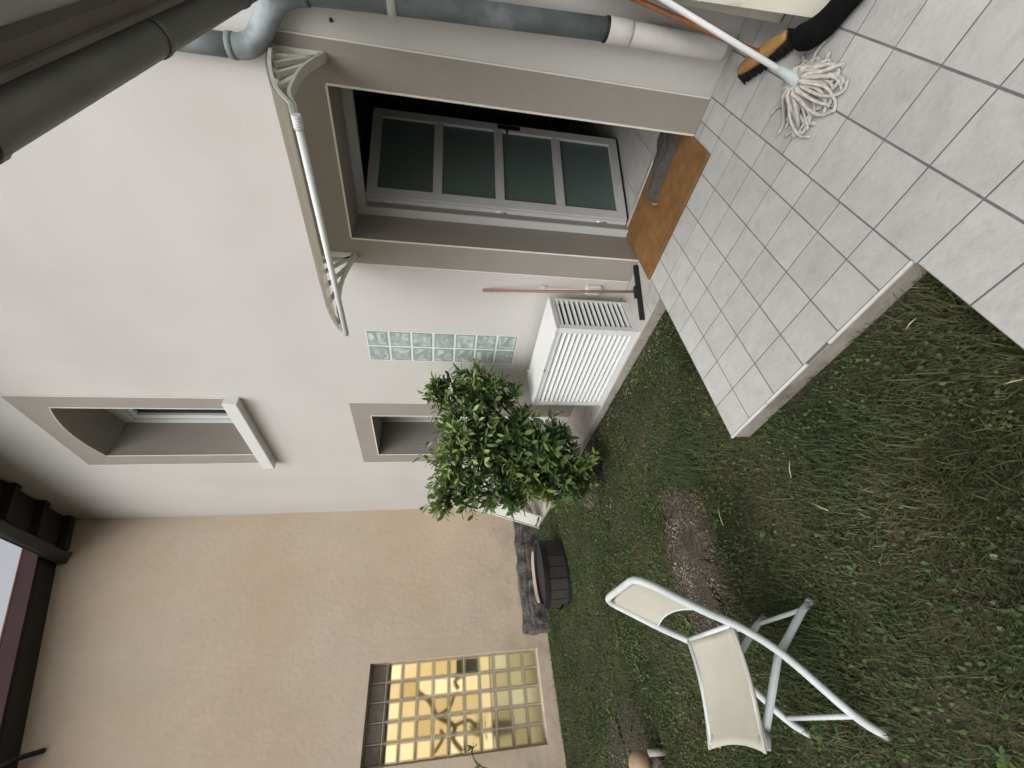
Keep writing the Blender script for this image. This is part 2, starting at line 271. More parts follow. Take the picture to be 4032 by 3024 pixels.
def inst(name, mesh, parent, loc, rot=None, scale=None):
    o = bpy.data.objects.new(name, mesh); link(o, parent, loc)
    if rot is not None: o.rotation_mode = 'QUATERNION'; o.rotation_quaternion = rot
    if scale is not None: o.scale = scale
    return o
def smoothpath(pts, k=6):
    """Catmull-Rom through the points"""
    P = [Vector(p) for p in pts]; P = [P[0]*2-P[1]] + P + [P[-1]*2-P[-2]]; out = []
    for i in range(1, len(P)-2):
        for j in range(k):
            t = j/k; a, b, c, d = P[i-1], P[i], P[i+1], P[i+2]
            out.append(0.5*((2*b) + (c-a)*t + (2*a-5*b+4*c-d)*t*t + (-a+3*b-3*c+d)*t**3))
    out.append(P[-2]); return out
def np_mesh(name, V, F, m, parent=None, kind=None, smooth=False):
    V = np.asarray(V, dtype=np.float32); F = np.asarray(F, dtype=np.int32); k = F.shape[1]
    me = bpy.data.meshes.new(name); me.vertices.add(len(V)); me.vertices.foreach_set('co', V.ravel()); me.loops.add(F.size); me.loops.foreach_set('vertex_index', F.ravel())
    me.polygons.add(len(F)); me.polygons.foreach_set('loop_start', np.arange(0, F.size, k, dtype=np.int32)); me.polygons.foreach_set('use_smooth', np.full(len(F), smooth)); me.materials.append(m); me.update(calc_edges=True); me.validate()
    o = bpy.data.objects.new(name, me); link(o, parent, (0, 0, 0))
    if parent is not None: o.location = -WL[parent.name]
    if kind: o['kind'] = kind
    return o
def lawn_z(x, y):
    x = np.asarray(x, dtype=float); t = np.clip((4.7 - x) / 4.7, 0, 1)
    y = np.asarray(y, dtype=float); away = np.clip((-y - 1.85)/0.5, 0, 1) * np.clip((5.75 - x)/0.4, 0, 1)
    near = np.clip((y + 1.95)/0.2, 0, 1) * np.clip((x - 4.7)/0.2, 0, 1)
    return -0.095 - 0.014*near + np.maximum(0.085 * t, 0.042*away) + 0.010*np.sin(2.3*x + 1.1) * np.cos(2.9*np.asarray(y)) * 0.8

# ------------------------------------------------------------------ the ground
xs = np.unique(np.concatenate([np.linspace(-80, -1, 12), np.linspace(-1, 8, 73), np.linspace(8, 80, 12)]))
ys = np.unique(np.concatenate([np.linspace(-80, -6, 12), np.linspace(-6, 1, 57), np.linspace(1, 80, 10)]))
X, Y = np.meshgrid(xs, ys); Z = lawn_z(X, Y); nx = len(xs)
V = np.stack([X, Y, Z], -1).reshape(-1, 3); idx = np.arange(len(V)).reshape(len(ys), nx)
F = np.stack([idx[:-1, :-1], idx[:-1, 1:], idx[1:, 1:], idx[1:, :-1]], -1).reshape(-1, 4)
lawn = np_mesh('lawn', V, F, M['soil'], smooth=True); lawn['kind'] = 'structure'

# terrace: a bed of grout with every tile laid on it
terrace = MB().box(4.862, 8.6, -1.708, -0.004, -0.30, -0.0014).box(5.990, 8.6, -4.6, -1.712, -0.30, -0.0014).build('terrace', M['grout']); terrace['kind'] = 'structure'
tile_cache = {}
def tile(parent, x0, x1, y0, y1, z, m, gx=0.0029, gy=0.0030, th=0.013):
    w, d = round(x1 - x0 - 2*gx, 4), round(y1 - y0 - 2*gy, 4)
    if w < 0.015 or d < 0.015: return
    key = (w, d, m.name)
    if key not in tile_cache:
        b = MB().box(-w/2, w/2, -d/2, d/2, -th, 0, 0.0009); me = bpy.data.meshes.new('tile'); me.from_pydata(b.v, [], b.f); me.materials.append(m); tile_cache[key] = me
    o = inst('tile', tile_cache[key], parent, ((x0+x1)/2, (y0+y1)/2, z + random.uniform(-0.0003, 0.0006)))
    o.rotation_euler = (random.gauss(0, 0.0006), random.gauss(0, 0.0006), 0)
lx = [4.862, 5.034, 5.239, 5.444, 5.649, 5.854, 5.984]; ly = [-1.507 + 0.205*i for i in range(-1, 8)]; ly[0] = -1.706; ly.append(-0.006)
for i in range(len(lx)-1):
    for j in range(len(ly)-1):
        tile(terrace, lx[i], lx[i+1], ly[j], ly[j+1], 0.0, M['tile'])
rx = [5.984] + [6.212 + 0.2215*i for i in range(0, 9)]; ry = [-1.732 + 0.2225*i for i in range(-9, 8)] + [-0.006]
for i in range(len(rx)-1):
    for j in range(len(ry)-1):
        tile(terrace, rx[i] + (0.004 if i == 0 and ry[j+1] < -1.71 else 0), rx[i+1], ry[j], ry[j+1], 0.001, M['tile'], 0.0036, 0.0036)
# front riser, its pale corner trim and the side risers
def strip(name, m, parent, x0, x1, y0, y1, z0, z1): return box(name, m, parent, x0, x1, y0, y1, z0, z1, 0.002)
strip('riser', M['concrete'], terrace, 4.868, 5.981, -1.7135, -1.708, -0.25, -0.014)
strip('riser', M['concrete'], terrace, 5.9845, 5.990, -4.6, -1.7145, -0.25, -0.012)
strip('riser', M['concrete'], terrace, 4.8565, 4.862, -1.706, -0.513, -0.25, -0.012)
for a, b in ((4.86, 5.17), (5.175, 5.46), (5.59, 5.985)): strip('edge_trim', M['trim'], terrace, a, b, -1.7185, -1.7070, -0.013, 0.0015)
# narrow ledge along the house under the cabinet
ledge = MB().box(-0.2, 4.860, -0.492, -0.004, -0.30, -0.006).build('ledge', M['grout']); ledge['kind'] = 'structure'
lxs = [-0.2 + 0.33*i for i in range(15)] + [4.700, 4.860]
for i in range(len(lxs)-1):
    tile(ledge, lxs[i], lxs[i+1], -0.488, -0.006, 0.0, M['tileledge'], 0.002, 0.002)
    if lxs[i+1]-lxs[i] > 0.1: box('riser_tile', M['riserledge'], ledge, lxs[i]+0.0015, lxs[i+1]-0.0015, -0.5005, -0.4922, -0.26, -0.014, 0.002)
strip('edge_trim', M['tileledge'], ledge, -0.2, 4.858, -0.5025, -0.4885, -0.0125, 0.0015)

# gravel patch in the lawn
def patch(name, outline, m, lift):
    c = np.mean(outline, axis=0); V = [(c[0], c[1], float(lawn_z(c[0], c[1])) + lift)]; n = len(outline)
    for ring in (0.5, 1.0):
        for p in outline: q = c + (np.array(p) - c)*ring; V.append((q[0], q[1], float(lawn_z(q[0], q[1])) + lift*(1 if ring < 1 else 0.3)))
    F = [(0, 1+i, 1+(i+1) % n) for i in range(n)]; F += [(1+i, 1+n+i, 1+n+(i+1) % n) for i in range(n)] + [(1+i, 1+n+(i+1) % n, 1+(i+1) % n) for i in range(n)]
    o = np_mesh(name, V, F, m, smooth=True); o['kind'] = 'structure'; return o
def dense(poly, k=8, j=0.035):
    out = []; n = len(poly)
    for i in range(n):
        a, b = np.array(poly[i]), np.array(poly[(i+1) % n])
        for t in range(k): out.append(tuple(a + (b-a)*t/k + RNG.uniform(-j, j, 2)))
    return out
GP = [(3.86, -1.58), (4.24, -1.70), (4.30, -2.0), (4.26, -2.25), (4.20, -2.62), (3.78, -2.62), (3.70, -2.2), (3.78, -1.85)]
patch('gravel_patch', dense(GP), M['gravelbed'], 0.012)
GP2 = [(2.25, -0.53), (3.05, -0.53), (2.95, -0.72), (3.1, -1.0), (2.6, -1.18), (2.2, -0.95)]
patch('gravel_patch', dense(GP2), M['gravelbed'], 0.010)
GP3 = [(2.3, -2.75), (2.55, -2.9), (2.6, -3.2), (2.2, -3.5), (1.6, -3.4), (1.7, -2.95)]
patch('gravel_patch', dense(GP3), M['gravelbed'], 0.010)
def inside(px, py, poly):
    poly = np.array(poly); r = np.zeros(len(px), bool); n = len(poly); j = n-1
    for i in range(n):
        xi, yi = poly[i]; xj, yj = poly[j]
        c = ((yi > py) != (yj > py)) & (px < (xj-xi)*(py-yi)/(yj-yi+1e-12) + xi); r ^= c; j = i
    return r

# ------------------------------------------------------------------ the house
house = thing('house', 'white rendered house with taupe window and door surrounds', 'house', (4.0, 0.3, 0))
UA = [(2.731 - (2.731-1.797)*i/12, 5.321 + 0.088*(1-((i-6)/6)**2)) for i in range(13)]    # arched head of the upper window
OP = [(4.837, 5.771, -0.02, 2.229, 0.42), (3.543, 3.933, 0.852, 2.242, 0.05), (1.762, 2.625, -0.02, 2.329, 0.50), (1.797, 2.731, 3.70, 5.321, 0.45)]
def grid_wall(openings, x0, x1, z0, z1):
    xs = sorted({x0, x1, *[o[0] for o in openings], *[o[1] for o in openings]}); zs = sorted({z0, z1, *[o[2] for o in openings], *[o[3] for o in openings], 5.409})
    b = MB()
    for i in range(len(xs)-1):
        for k in range(len(zs)-1):
            a, c, d, e = xs[i], xs[i+1], zs[k], zs[k+1]
            if any(o[0]-1e-6 <= a and c <= o[1]+1e-6 and o[2]-1e-6 <= d and e <= o[3]+1e-6 for o in openings): continue
            if abs(a-1.797) < 1e-6 and abs(d-5.321) < 1e-6 and abs(e-5.409) < 1e-6 and abs(c-2.625) < 1e-6: continue
            if abs(a-2.625) < 1e-6 and abs(d-5.321) < 1e-6 and abs(e-5.409) < 1e-6 and abs(c-2.731) < 1e-6: continue
            b.add([(a,0,d),(c,0,d),(c,0,e),(a,0,e)], [(0,1,2,3)])
    for i in range(12):
        (xa, za), (xb, zb) = UA[i], UA[i+1]
        b.add([(xb,0,zb),(xa,0,za),(xa,0,5.4092),(xb,0,5.4092)], [(0,1,2,3)])
    return b
w = grid_wall(OP, -0.3, 9.0, -0.3, 6.75)
w.box(-0.3, 9.0, 0.66, 0.72, 3.05, 6.75); w.box(-0.3, 4.60, 0.66, 0.72, -0.3, 3.05)
w.build('wall', M['plaster'], house)
# reveals in taupe, surrounds proud of the wall, pale corner beads
def reveal(o, arch=None):
    x0, x1, z0, z1, d = o; b = MB(); zt = z1
    b.add([(x0,0,z0),(x0,d+.2,z0),(x0,d+.2,zt),(x0,0,zt)], [(0,1,2,3)]); b.add([(x1,0,z0),(x1,d+.2,z0),(x1,d+.2,zt),(x1,0,zt)], [(3,2,1,0)])
    if arch is None: b.add([(x0,0,zt),(x0,d+.2,zt),(x1,d+.2,zt),(x1,0,zt)], [(0,1,2,3)])
    else:
        for i in range(len(arch)-1):
            (xa, za), (xb, zb) = arch[i], arch[i+1]; b.add([(xa,0,za),(xb,0,zb),(xb,d+.2,zb),(xa,d+.2,za)], [(0,1,2,3)])
    return b.build('reveal', M['taupe'], house)
for k in (0, 2): reveal(OP[k])
reveal(OP[3], UA)
def surround(x0, x1, z0, z1, ox0, ox1, ztop, arch=None, zb=None):
    """taupe band round an opening x0..x1, z0..z1"""
    b = MB(); y = -0.007
    b.box(ox0, x0, y, -0.0005, z0, z1); b.box(x1, ox1, y, -0.0005, z0, z1)
    if arch is None: b.box(ox0, ox1, y, -0.0005, z1, ztop)
    else:
        b.box(ox0, x0, y, -0.0005, z1, ztop); b.box(x1, ox1, y, -0.0005, z1, ztop)
        for i in range(len(arch)-1):
            (xa, za), (xb, zb_) = arch[i], arch[i+1]
            b.add([(xb,y,zb_),(xa,y,za),(xa,y,ztop),(xb,y,ztop)], [(0,1,2,3)]); b.add([(xb,y,zb_),(xa,y,za),(xa,0,za),(xb,0,zb_)], [(3,2,1,0)])
        b.add([(x0,y,ztop),(x1,y,ztop),(x1,0,ztop),(x0,0,ztop)], [(0,1,2,3)])
    s = b.build('surround', M['taupe'], house)
    e = 0.0060
    for xx in (x0, x1): box('corner_bead', M['bead'], s, xx-e, xx+e, y-0.003, y+0.004, z0+0.002, z1, 0.0015)
    if arch is None: box('corner_bead', M['bead'], s, x0+e, x1-e, y-0.003, y+0.004, z1-e, z1+e, 0.0015)
    else: MB().tube([(p[0], y, p[1]) for p in arch], e*0.9, 6).build('corner_bead', M['bead'], s)
    for xx in (ox0, ox1): box('edge_bead', M['bead'], s, xx-0.0045, xx+0.0045, y-0.002, -0.0008, z0+0.002, ztop, 0.001)
    return s
surround(4.837, 5.771, 0.002, 2.229, 4.627, 5.975, 2.466)
surround(1.762, 2.625, 0.002, 2.329, 1.565, 2.868, 2.530)
surround(1.797, 2.731, 3.722, 5.321, 1.585, 2.915, 5.605, UA)
box('window_sill', M['white'], house, 1.60, 2.93, -0.10, 0.46, 3.575, 3.712, 0.006)
# upper window
uw = MB().box(1.80, 1.86, 0.45, 0.53, 3.712, 5.40).box(2.67, 2.728, 0.45, 0.53, 3.712, 5.40).box(1.86, 2.67, 0.45, 0.53, 3.712, 3.79).box(1.86, 2.67, 0.45, 0.53, 5.22, 5.40).build('window', M['white'], house)
MB().box(1.865, 1.93, 0.475, 0.545, 3.795, 5.215).box(2.60, 2.665, 0.475, 0.545, 3.795, 5.215).box(1.93, 2.60, 0.475, 0.545, 3.795, 3.86).box(1.93, 2.60, 0.475, 0.545, 5.15, 5.215).build('sash', M['white'], uw)
box('pane', M['glassdark'], uw, 1.93, 2.60, 0.51, 0.525, 3.86, 5.15)
# lower french window
lw = MB().box(1.765, 1.82, 0.50, 0.58, 0.03, 2.326).box(2.57, 2.622, 0.50, 0.58, 0.03, 2.326).box(1.82, 2.57, 0.50, 0.58, 2.27, 2.326).box(1.82, 2.57, 0.50, 0.58, 0.03, 0.075).build('french_window', M['white'], house)
for a, b_ in ((1.822, 2.19), (2.20, 2.568)):
    s_ = MB().box(a, a+0.06, 0.52, 0.59, 0.08, 2.265).box(b_-0.06, b_, 0.52, 0.59, 0.08, 2.265).box(a+0.06, b_-0.06, 0.52, 0.59, 0.08, 0.16).box(a+0.06, b_-0.06, 0.52, 0.59, 2.19, 2.265).build('sash', M['white'], lw)
    box('pane', M['glassdark'], lw, a+0.06, b_-0.06, 0.55, 0.56, 0.16, 2.19)
box('threshold', M['tileledge'], house, 1.764, 2.623, -0.003, 0.60, -0.02, 0.012, 0.003)
# glass block window in the white wall, 2 x 7
gb = box('block_window', M['acwhite'], house, 3.5435, 3.9325, -0.001, 0.05, 0.8525, 2.2415)
gm = MB(); gm.box(-0.0905, 0.0905, -0.010, 0.03, -0.0905, 0.0905, 0.0045)
gme = bpy.data.meshes.new('glass_block'); gme.from_pydata(gm.v, [], gm.f); gme.materials.append(M['glassblock'])
for i in range(2):
    for k in range(7): inst('glass_block', gme, gb, (3.641 + 0.1945*i, 0.006, 0.9515 + 0.1985*k))
# entrance: pvc frame, inward-opening leaf of four frosted panes
df = MB().box(4.84, 4.905, 0.335, 0.405, 0.012, 2.226).box(5.715, 5.768, 0.335, 0.405, 0.012, 2.226).box(4.905, 5.715, 0.335, 0.405, 2.165, 2.226).build('door_frame', M['doorframe'], house)
for z in (0.25, 1.12, 2.02): tube('hinge', M['alu'], df, [(4.918, 0.412, z-0.045), (4.918, 0.412, z+0.045)], 0.011, 8)
MB().box(4.907, 4.9125, 0.339, 0.404, 0.03, 2.15).build('seal', M['greyplastic'], df)
MB().box(4.906, 4.942, 0.406, 0.44, 0.03, 2.16).build('stop', M['doorframe'], df)
H = Vector((4.935, 0.425, 0)); dx = Vector((0.372, 0.928, 0)).normalized(); dn = Vector((dx.y, -dx.x, 0))
def L(a, n_, z): return H + dx*a + dn*n_ + Vector((0, 0, z))
def lbox(b, a0, a1, n0, n1, z0, z1): return b.obox(L((a0+a1)/2, (n0+n1)/2, (z0+z1)/2), dx, dn, (0,0,1), (a1-a0)/2, (n1-n0)/2, (z1-z0)/2)
LW = 0.885; b = MB()
lbox(b, 0, 0.075, -0.03, 0.03, 0.03, 2.165); lbox(b, LW-0.075, LW, -0.03, 0.03, 0.03, 2.165); lbox(b, 0.075, LW-0.075, -0.03, 0.03, 0.03, 0.105); lbox(b, 0.075, LW-0.075, -0.03, 0.03, 2.09, 2.165)
leaf = b.build('door_leaf', M['doorframe'], house)
zc = [0.105, 0.608, 1.123, 1.629, 2.09]
for z in zc[1:4]: lbox(MB(), 0.075, LW-0.075, -0.026, 0.026, z-0.036, z+0.036).build('glazing_bar', M['doorframe'], leaf)
for k in range(4): lbox(MB(), 0.076, LW-0.076, -0.008, 0.008, zc[k]+(0.001 if k == 0 else 0.037), zc[k+1]-(0.001 if k == 3 else 0.037)).build('pane', M['leafglass'], leaf)
hb = MB(); hb.tube([L(LW-0.035, 0.03, 1.06), L(LW-0.035, 0.075, 1.06), L(LW-0.06, 0.085, 1.06), L(LW-0.16, 0.085, 1.055)], 0.010, 8); lbox(hb, LW-0.055, LW-0.015, 0.03, 0.037, 0.93, 1.13); hb.build('handle', M['black'], leaf)
b = MB(); lbox(b, 0.0, LW, -0.028, 0.028, 0.014, 0.029); b.build('seal', M['black'], leaf)
box('threshold', M['alu'], house, 4.906, 5.714, 0.372, 0.41, 0.004, 0.022, 0.003)
# the hall behind the open door
b = MB(); b.box(4.40, 4.46, 0.63, 4.2, 0, 2.6).box(6.60, 6.66, 0.63, 4.2, 0, 2.6).box(4.40, 6.66, 4.2, 4.26, 0, 2.6).box(4.40, 6.66, 0.63, 4.26, 2.55, 2.61).box(4.44, 4.84, 0.615, 0.66, 0, 2.6).box(5.768, 6.62, 0.615, 0.66, 0, 2.6).box(4.84, 5.768, 0.615, 0.66, 2.24, 2.6)
b.build('hall', M['interior'], house)
hf = box('hall_floor', M['grout'], house, 4.46, 6.60, 0.412, 4.2, -0.05, -0.004)
for i in range(6):
    for j in range(8): tile(hf, 4.48 + 0.33*i, 4.48 + 0.33*(i+1), 0.413 + 0.33*j, 0.413 + 0.33*(j+1), 0.003, M['tile'], 0.0015, 0.0015)
# small marks and fittings on the wall
b = MB(); b.tube([(6.048, -0.001, 2.150), (6.048, -0.0005, 2.163)], 0.009, 7); b.build('rust_spot', M['rust'], house)
# eaves of the main roof: rafters, boarding, gutter
b = MB(); b.add([(-0.3,-0.52,6.52),(9,-0.52,6.52),(9,0.9,6.98),(-0.3,0.9,6.98),(-0.3,-0.52,6.60),(9,-0.52,6.60),(9,0.9,7.06),(-0.3,0.9,7.06)], [(0,3,2,1),(4,5,6,7),(0,1,5,4),(1,2,6,5),(2,3,7,6),(3,0,4,7)])
rf = b.build('roof', M['darkwood'], house)
for i in range(18):
    x = 0.08 + 0.50*i
    MB().add([(x,-0.46,6.44),(x+0.09,-0.46,6.44),(x+0.09,0.10,6.62),(x,0.10,6.62),(x,-0.46,6.525),(x+0.09,-0.46,6.525),(x+0.09,0.10,6.71),(x,0.10,6.71)], [(0,3,2,1),(4,5,6,7),(0,1,5,4),(1,2,6,5),(2,3,7,6),(3,0,4,7)]).build('rafter', M['darkwood'], rf)
def half_gutter(mb, ax, c1, c2, r, a0, a1, th=0.004, n=10, ax_dir='x'):
    vs = []; m_ = n+1
    for end in (a0, a1):
        for rr in (r, r-th):
            for k in range(m_):
                A = math.pi + math.pi*k/n; u, v = math.cos(A)*rr, math.sin(A)*rr
                vs.append((end, c1+u, c2+v) if ax_dir == 'x' else (c1+u, end, c2+v))
    fs = []; 
    for k in range(n):
        fs.append((k, k+1, 2*m_+k+1, 2*m_+k)); fs.append((m_+k, 3*m_+k, 3*m_+k+1, m_+k+1)); fs.append((k, m_+k, m_+k+1, k+1)); fs.append((2*m_+k, 2*m_+k+1, 3*m_+k+1, 3*m_+k))
    fs += [(0, 2*m_, 3*m_, m_), (n, m_+n, 3*m_+n, 2*m_+n)]
    mb.add(vs, fs, True); return mb
b = half_gutter(MB(), 0, -0.535, 6.495, 0.075, 0.03, 9.0); b.tube([(0.03, -0.612, 6.497), (9.0, -0.612, 6.497)], 0.011, 8); b.box(0.022, 0.034, -0.608, -0.462, 6.43, 6.495)
b.build('gutter', M['zincfar'], rf)

# downpipe: zinc with a swan neck, pvc foot
dp = thing('downpipe', 'grey zinc downpipe with a swan neck and white plastic foot, right of the door', 'downpipe', (6.2, -0.06, 0.0))
path = [(5.895, -0.10, 6.42), (5.895, -0.07, 4.5), (5.895, -0.07, 2.80), (5.898, -0.07, 2.64)]
bend = smoothpath([(5.898, -0.07, 2.64), (5.905, -0.07, 2.57), (5.945, -0.07, 2.505), (6.075, -0.07, 2.405), (6.125, -0.07, 2.345), (6.150, -0.07, 2.24)], 6)
tube('pipe', M['zinc'], dp, path, 0.052, 18)
tube('elbow', M['zinc'], dp, bend, 0.0545, 18)
tube('pipe', M['zinc'], dp, [(6.150, -0.07, 2.25), (6.168, -0.068, 1.85), (6.208, -0.062, 0.755)], 0.050, 18)
for z, x in ((2.62, 5.898),): tube('joint_ring', M['zinc'], dp, [(x, -0.07, z), (x, -0.07, z+0.03)], 0.0575, 18)
tube('joint_ring', M['zinc'], dp, [(6.150, -0.07, 2.26), (6.152, -0.07, 2.23)], 0.0575, 18)
b = MB(); b.tube([(6.1665, -0.068, 1.868), (6.1680, -0.068, 1.828)], 0.0565, 18); b.box(6.14, 6.20, -0.03, -0.0005, 1.832, 1.864); b.build('clamp', M['offwhite'], dp)
tube('foot_pipe', M['pvcpipe'], dp, [(6.2085, -0.062, 0.755), (6.2085, -0.062, 0.10), (6.2085, -0.064, 0.075)], [0.0525, 0.0525, 0.047], 18)
tube('collar', M['pvcpipe'], dp, [(6.2085, -0.062, 0.63), (6.2085, -0.062, 0.642), (6.2085, -0.062, 0.66), (6.2085, -0.062, 0.76)], [0.054, 0.060, 0.0565, 0.0565], 18)
tube('rubber_ring', M['black'], dp, [(6.2082, -0.062, 0.758), (6.208, -0.062, 0.772)], 0.056, 18)

# door canopy
can = thing('door_canopy', 'smoked door canopy on two white brackets with a white front rail', 'canopy', (5.29, 0, 2.25))
arc = smoothpath([(0, -0.004, 2.470), (0, -0.335, 2.392), (0, -0.62, 2.295), (0, -0.80, 2.195)], 6)
low = smoothpath([(0, -0.012, 2.215), (0, -0.12, 2.240), (0, -0.30, 2.262), (0, -0.50, 2.255), (0, -0.66, 2.235), (0, -0.79, 2.185)], 6)
V = []; Fc = []
for k, p in enumerate(arc):
    V += [(4.672, p.y, p.z+0.014), (5.915, p.y, p.z+0.014), (4.672, p.y, p.z+0.018), (5.915, p.y, p.z+0.018)]
    if k: a = 4*(k-1); Fc += [(a, a+1, a+5, a+4), (a+2, a+6, a+7, a+3)]
MB().add(V, Fc, True).build('sheet', M['sheet'], can)
tube('front_rail', M['white'], can, [(5.832, -0.815, 2.180), (4.665, -0.815, 2.168)], 0.016, 14)
tube('rail_cap', M['greyplastic'], can, [(4.667, -0.815, 2.168), (4.655, -0.815, 2.168)], [0.017, 0.012], 12)
tube('rail_cap', M['white'], can, [(5.885, -0.815, 2.181), (5.83, -0.815, 2.180)], [0.0195, 0.0195], 14)
for k in range(5): tube('rail_ridge', M['white'], can, [(5.836+0.0095*k, -0.815, 2.180), (5.840+0.0095*k, -0.815, 2.180)], 0.021, 14)
for bx in (5.892, 4.700):
    br = MB()
    for pts, hw, hh in ((arc, 0.026, 0.008), (low, 0.022, 0.007)):
        for k in range(len(pts)-1):
            p, q = pts[k], pts[k+1]; c = (p+q)/2 + Vector((bx, 0, 0)); d = (q-p); br.obox(c, (1,0,0), d, Vector((1,0,0)).cross(d), hw, d.length/2*1.02, hh)
    bro = br.build('bracket', M['offwhite'], can)
    for s_, e_ in (((-0.02, 2.235), (-0.25, 2.405)), ((-0.16, 2.25), (-0.40, 2.36)), ((-0.34, 2.262), (-0.56, 2.308)), ((-0.05, 2.235), (-0.12, 2.44))):
        p, q = Vector((bx, s_[0], s_[1])), Vector((bx, e_[0], e_[1])); d = q-p
        MB().obox((p+q)/2, (1,0,0), d, Vector((1,0,0)).cross(d), 0.010, d.length/2, 0.011).build('rib', M['offwhite'], bro)
    pl = MB(); pl.box(bx-0.024, bx+0.024, -0.020, -0.0075, 2.225, 2.47, 0.004); pl.tube([(bx, -0.020, 2.225), (bx, -0.0075, 2.225)], 0.0255, 16); pl.build('wall_plate', M['offwhite'], bro)
    for z in (2.228, 2.375): tube('screw', M['alu'], bro, [(bx, -0.024, z), (bx, -0.018, z)], 0.0085, 8)

# slatted air-conditioner cabinet on the ledge
ac = thing('equipment_cabinet', 'white slatted metal cabinet standing on the ledge beneath the glass block window', 'cabinet', (4.0, -0.3, 0))
x0, x1, y0, y1, z1 = 3.50, 4.495, -0.482, -0.115, 0.705
b = MB(); b.box(x0, x1, y0, y0+0.022, 0.0, 0.046).box(x0, x1, y0, y0+0.022, 0.645, z1-0.022).box(x0, x0+0.052, y0, y0+0.022, 0.046, 0.645).box(x1-0.052, x1, y0, y0+0.022, 0.046, 0.645)
fr = b.build('front_frame', M['acwhite'], ac)
for i in range(14):
    z = 0.064 + 0.0426*i
    MB().obox(((x0+x1)/2, y0+0.013, z), (1,0,0), (0, -0.62, -0.78), (0, 0.78, -0.62), (x1-x0)/2-0.052, 0.0185, 0.0016).build('slat', M['acwhite'], fr)
b = MB(); yy0, yy1 = y0+0.0225, y1
b.box(x1-0.018, x1, yy0, yy1, 0.0, 0.058).box(x1-0.018, x1, yy0, yy1, 0.66, z1-0.022).box(x1-0.018, x1, yy0, yy0+0.022, 0.058, 0.66).box(x1-0.018, x1, yy1-0.022, yy1, 0.058, 0.66)
sf = b.build('side_frame', M['acwhite'], ac)
for i in range(14):
    z = 0.078 + 0.0432*i
    MB().obox((x1-0.011, (yy0+yy1)/2, z), (0,1,0), (0.62, 0, -0.78), (0.78, 0, 0.62), (yy1-yy0)/2-0.022, 0.0125, 0.0016).build('slat', M['acwhite'], sf)
box('side_panel', M['acwhite'], ac, x0, x0+0.018, yy0, yy1, 0.0, z1-0.022)
box('back_panel', M['black'], ac, x0+0.03, x1-0.03, y0+0.09, y1-0.03, 0.03, z1-0.05)  # black fill: the shade behind the slats put into its colour
box('lid', M['acwhite'], ac, x0-0.008, x1+0.006, y0-0.008, y1+0.01, z1-0.021, z1, 0.003)
box('hinge', M['alu'], ac, 3.515, 3.56, y1+0.011, y1+0.04, z1-0.015, z1+0.008, 0.003)
box('catch', M['greyplastic'], ac, 3.985, 4.025, y0-0.0115, y0-0.0085, 0.688, 0.698)
# electrical box on the wall
eb = thing('socket_box', 'small white outdoor socket box on the wall behind the squeegee pole', 'socket', (4.535, 0, 0.30))
box('back_box', M['white'], eb, 4.495, 4.575, -0.045, -0.0005, 0.242, 0.372, 0.006); box('flap', M['offwhite'], eb, 4.502, 4.568, -0.058, -0.0455, 0.27, 0.36, 0.004)
box('conduit', M['white'], eb, 4.50, 4.522, -0.022, -0.0005, 0.373, 0.72, 0.003); box('bracket', M['white'], eb, 4.492, 4.535, -0.03, -0.0005, 0.7205, 0.76, 0.004)

# squeegee leaning on the wall
sq = thing('floor_squeegee', 'wooden-handled squeegee with a long black blade leaning on the wall', 'squeegee', (4.7, -0.24, 0))
tube('handle', M['handlewood'], sq, [(4.700, -0.236, 0.035), (4.575, -0.13, 0.65), (4.452, -0.018, 1.243)], [0.011, 0.0115, 0.012], 10)
p, q = Vector((4.800, -0.025, 0.02)), Vector((4.606, -0.462, 0.02)); d = q-p
MB().obox((p+q)/2, d, Vector((0,0,1)).cross(d), (0,0,1), d.length/2, 0.011, 0.0185).build('blade', M['black'], sq)
MB().obox((p+q)/2 + Vector((0,0,0.025)), d, Vector((0,0,1)).cross(d), (0,0,1), 0.05, 0.018, 0.012).build('socket', M['black'], sq)

# doormat and the cloth on it
dm = MB(); dm.box(4.850, 5.766, -0.285, 0.368, 0.0025, 0.018, 0.005); o = dm.build('doormat', M['mat']); tag(o, 'brown coir doormat in the open doorway', 'doormat')
def cloth():
    n, m_ = 46, 22; V = []; F = []; A = Vector((5.715, 0.325, 0)); B = Vector((5.275, 0.10, 0)); d = (B-A); s = Vector((-d.y, d.x, 0)).normalized()
    for i in range(n):
        t = i/(n-1); c = A + d*t; wv = 0.118 + 0.035*math.sin(t*5.0+0.6) - 0.06*max(0, t-0.86)/0.14
        if t < 0.12: wv *= 0.55 + 0.45*t/0.12
        for j in range(m_):
            u = j/(m_-1)*2-1; prof = max(0, 1-abs(u)**2.6)
            h = 0.058*prof*(0.75+0.35*noise.noise(Vector((t*6, u*1.2, 2)))) * min(1, t*9+0.25) * min(1, (1-t)*9+0.25)
            h += prof*0.014*math.sin(u*9 + t*7 + 2.5*noise.noise(Vector((t*4, u*2, 0))))
            off = 0.02*noise.noise(Vector((t*7, u*2, 5)))
            pt = c + s*(u*wv + off + 0.02*math.sin(t*6)); V.append((pt.x, pt.y, 0.019 + max(0.0015, h)))
    for i in range(n-1):
        for j in range(m_-1): a = i*m_+j; F.append((a, a+1, a+m_+1, a+m_))
    F = [f[::-1] for f in F]
    return MB().add(V, F, True)
rg = thing('floor_cloth', 'crumpled grey knitted cloth lying on the doormat', 'cloth', (5.45, 0.2, 0.018))
cloth().build('cloth', M['rag'], rg)
tube('hem', M['ragpink'], rg, smoothpath([(5.70, 0.255, 0.034), (5.712, 0.30, 0.045), (5.70, 0.345, 0.036)], 4), 0.010, 7)
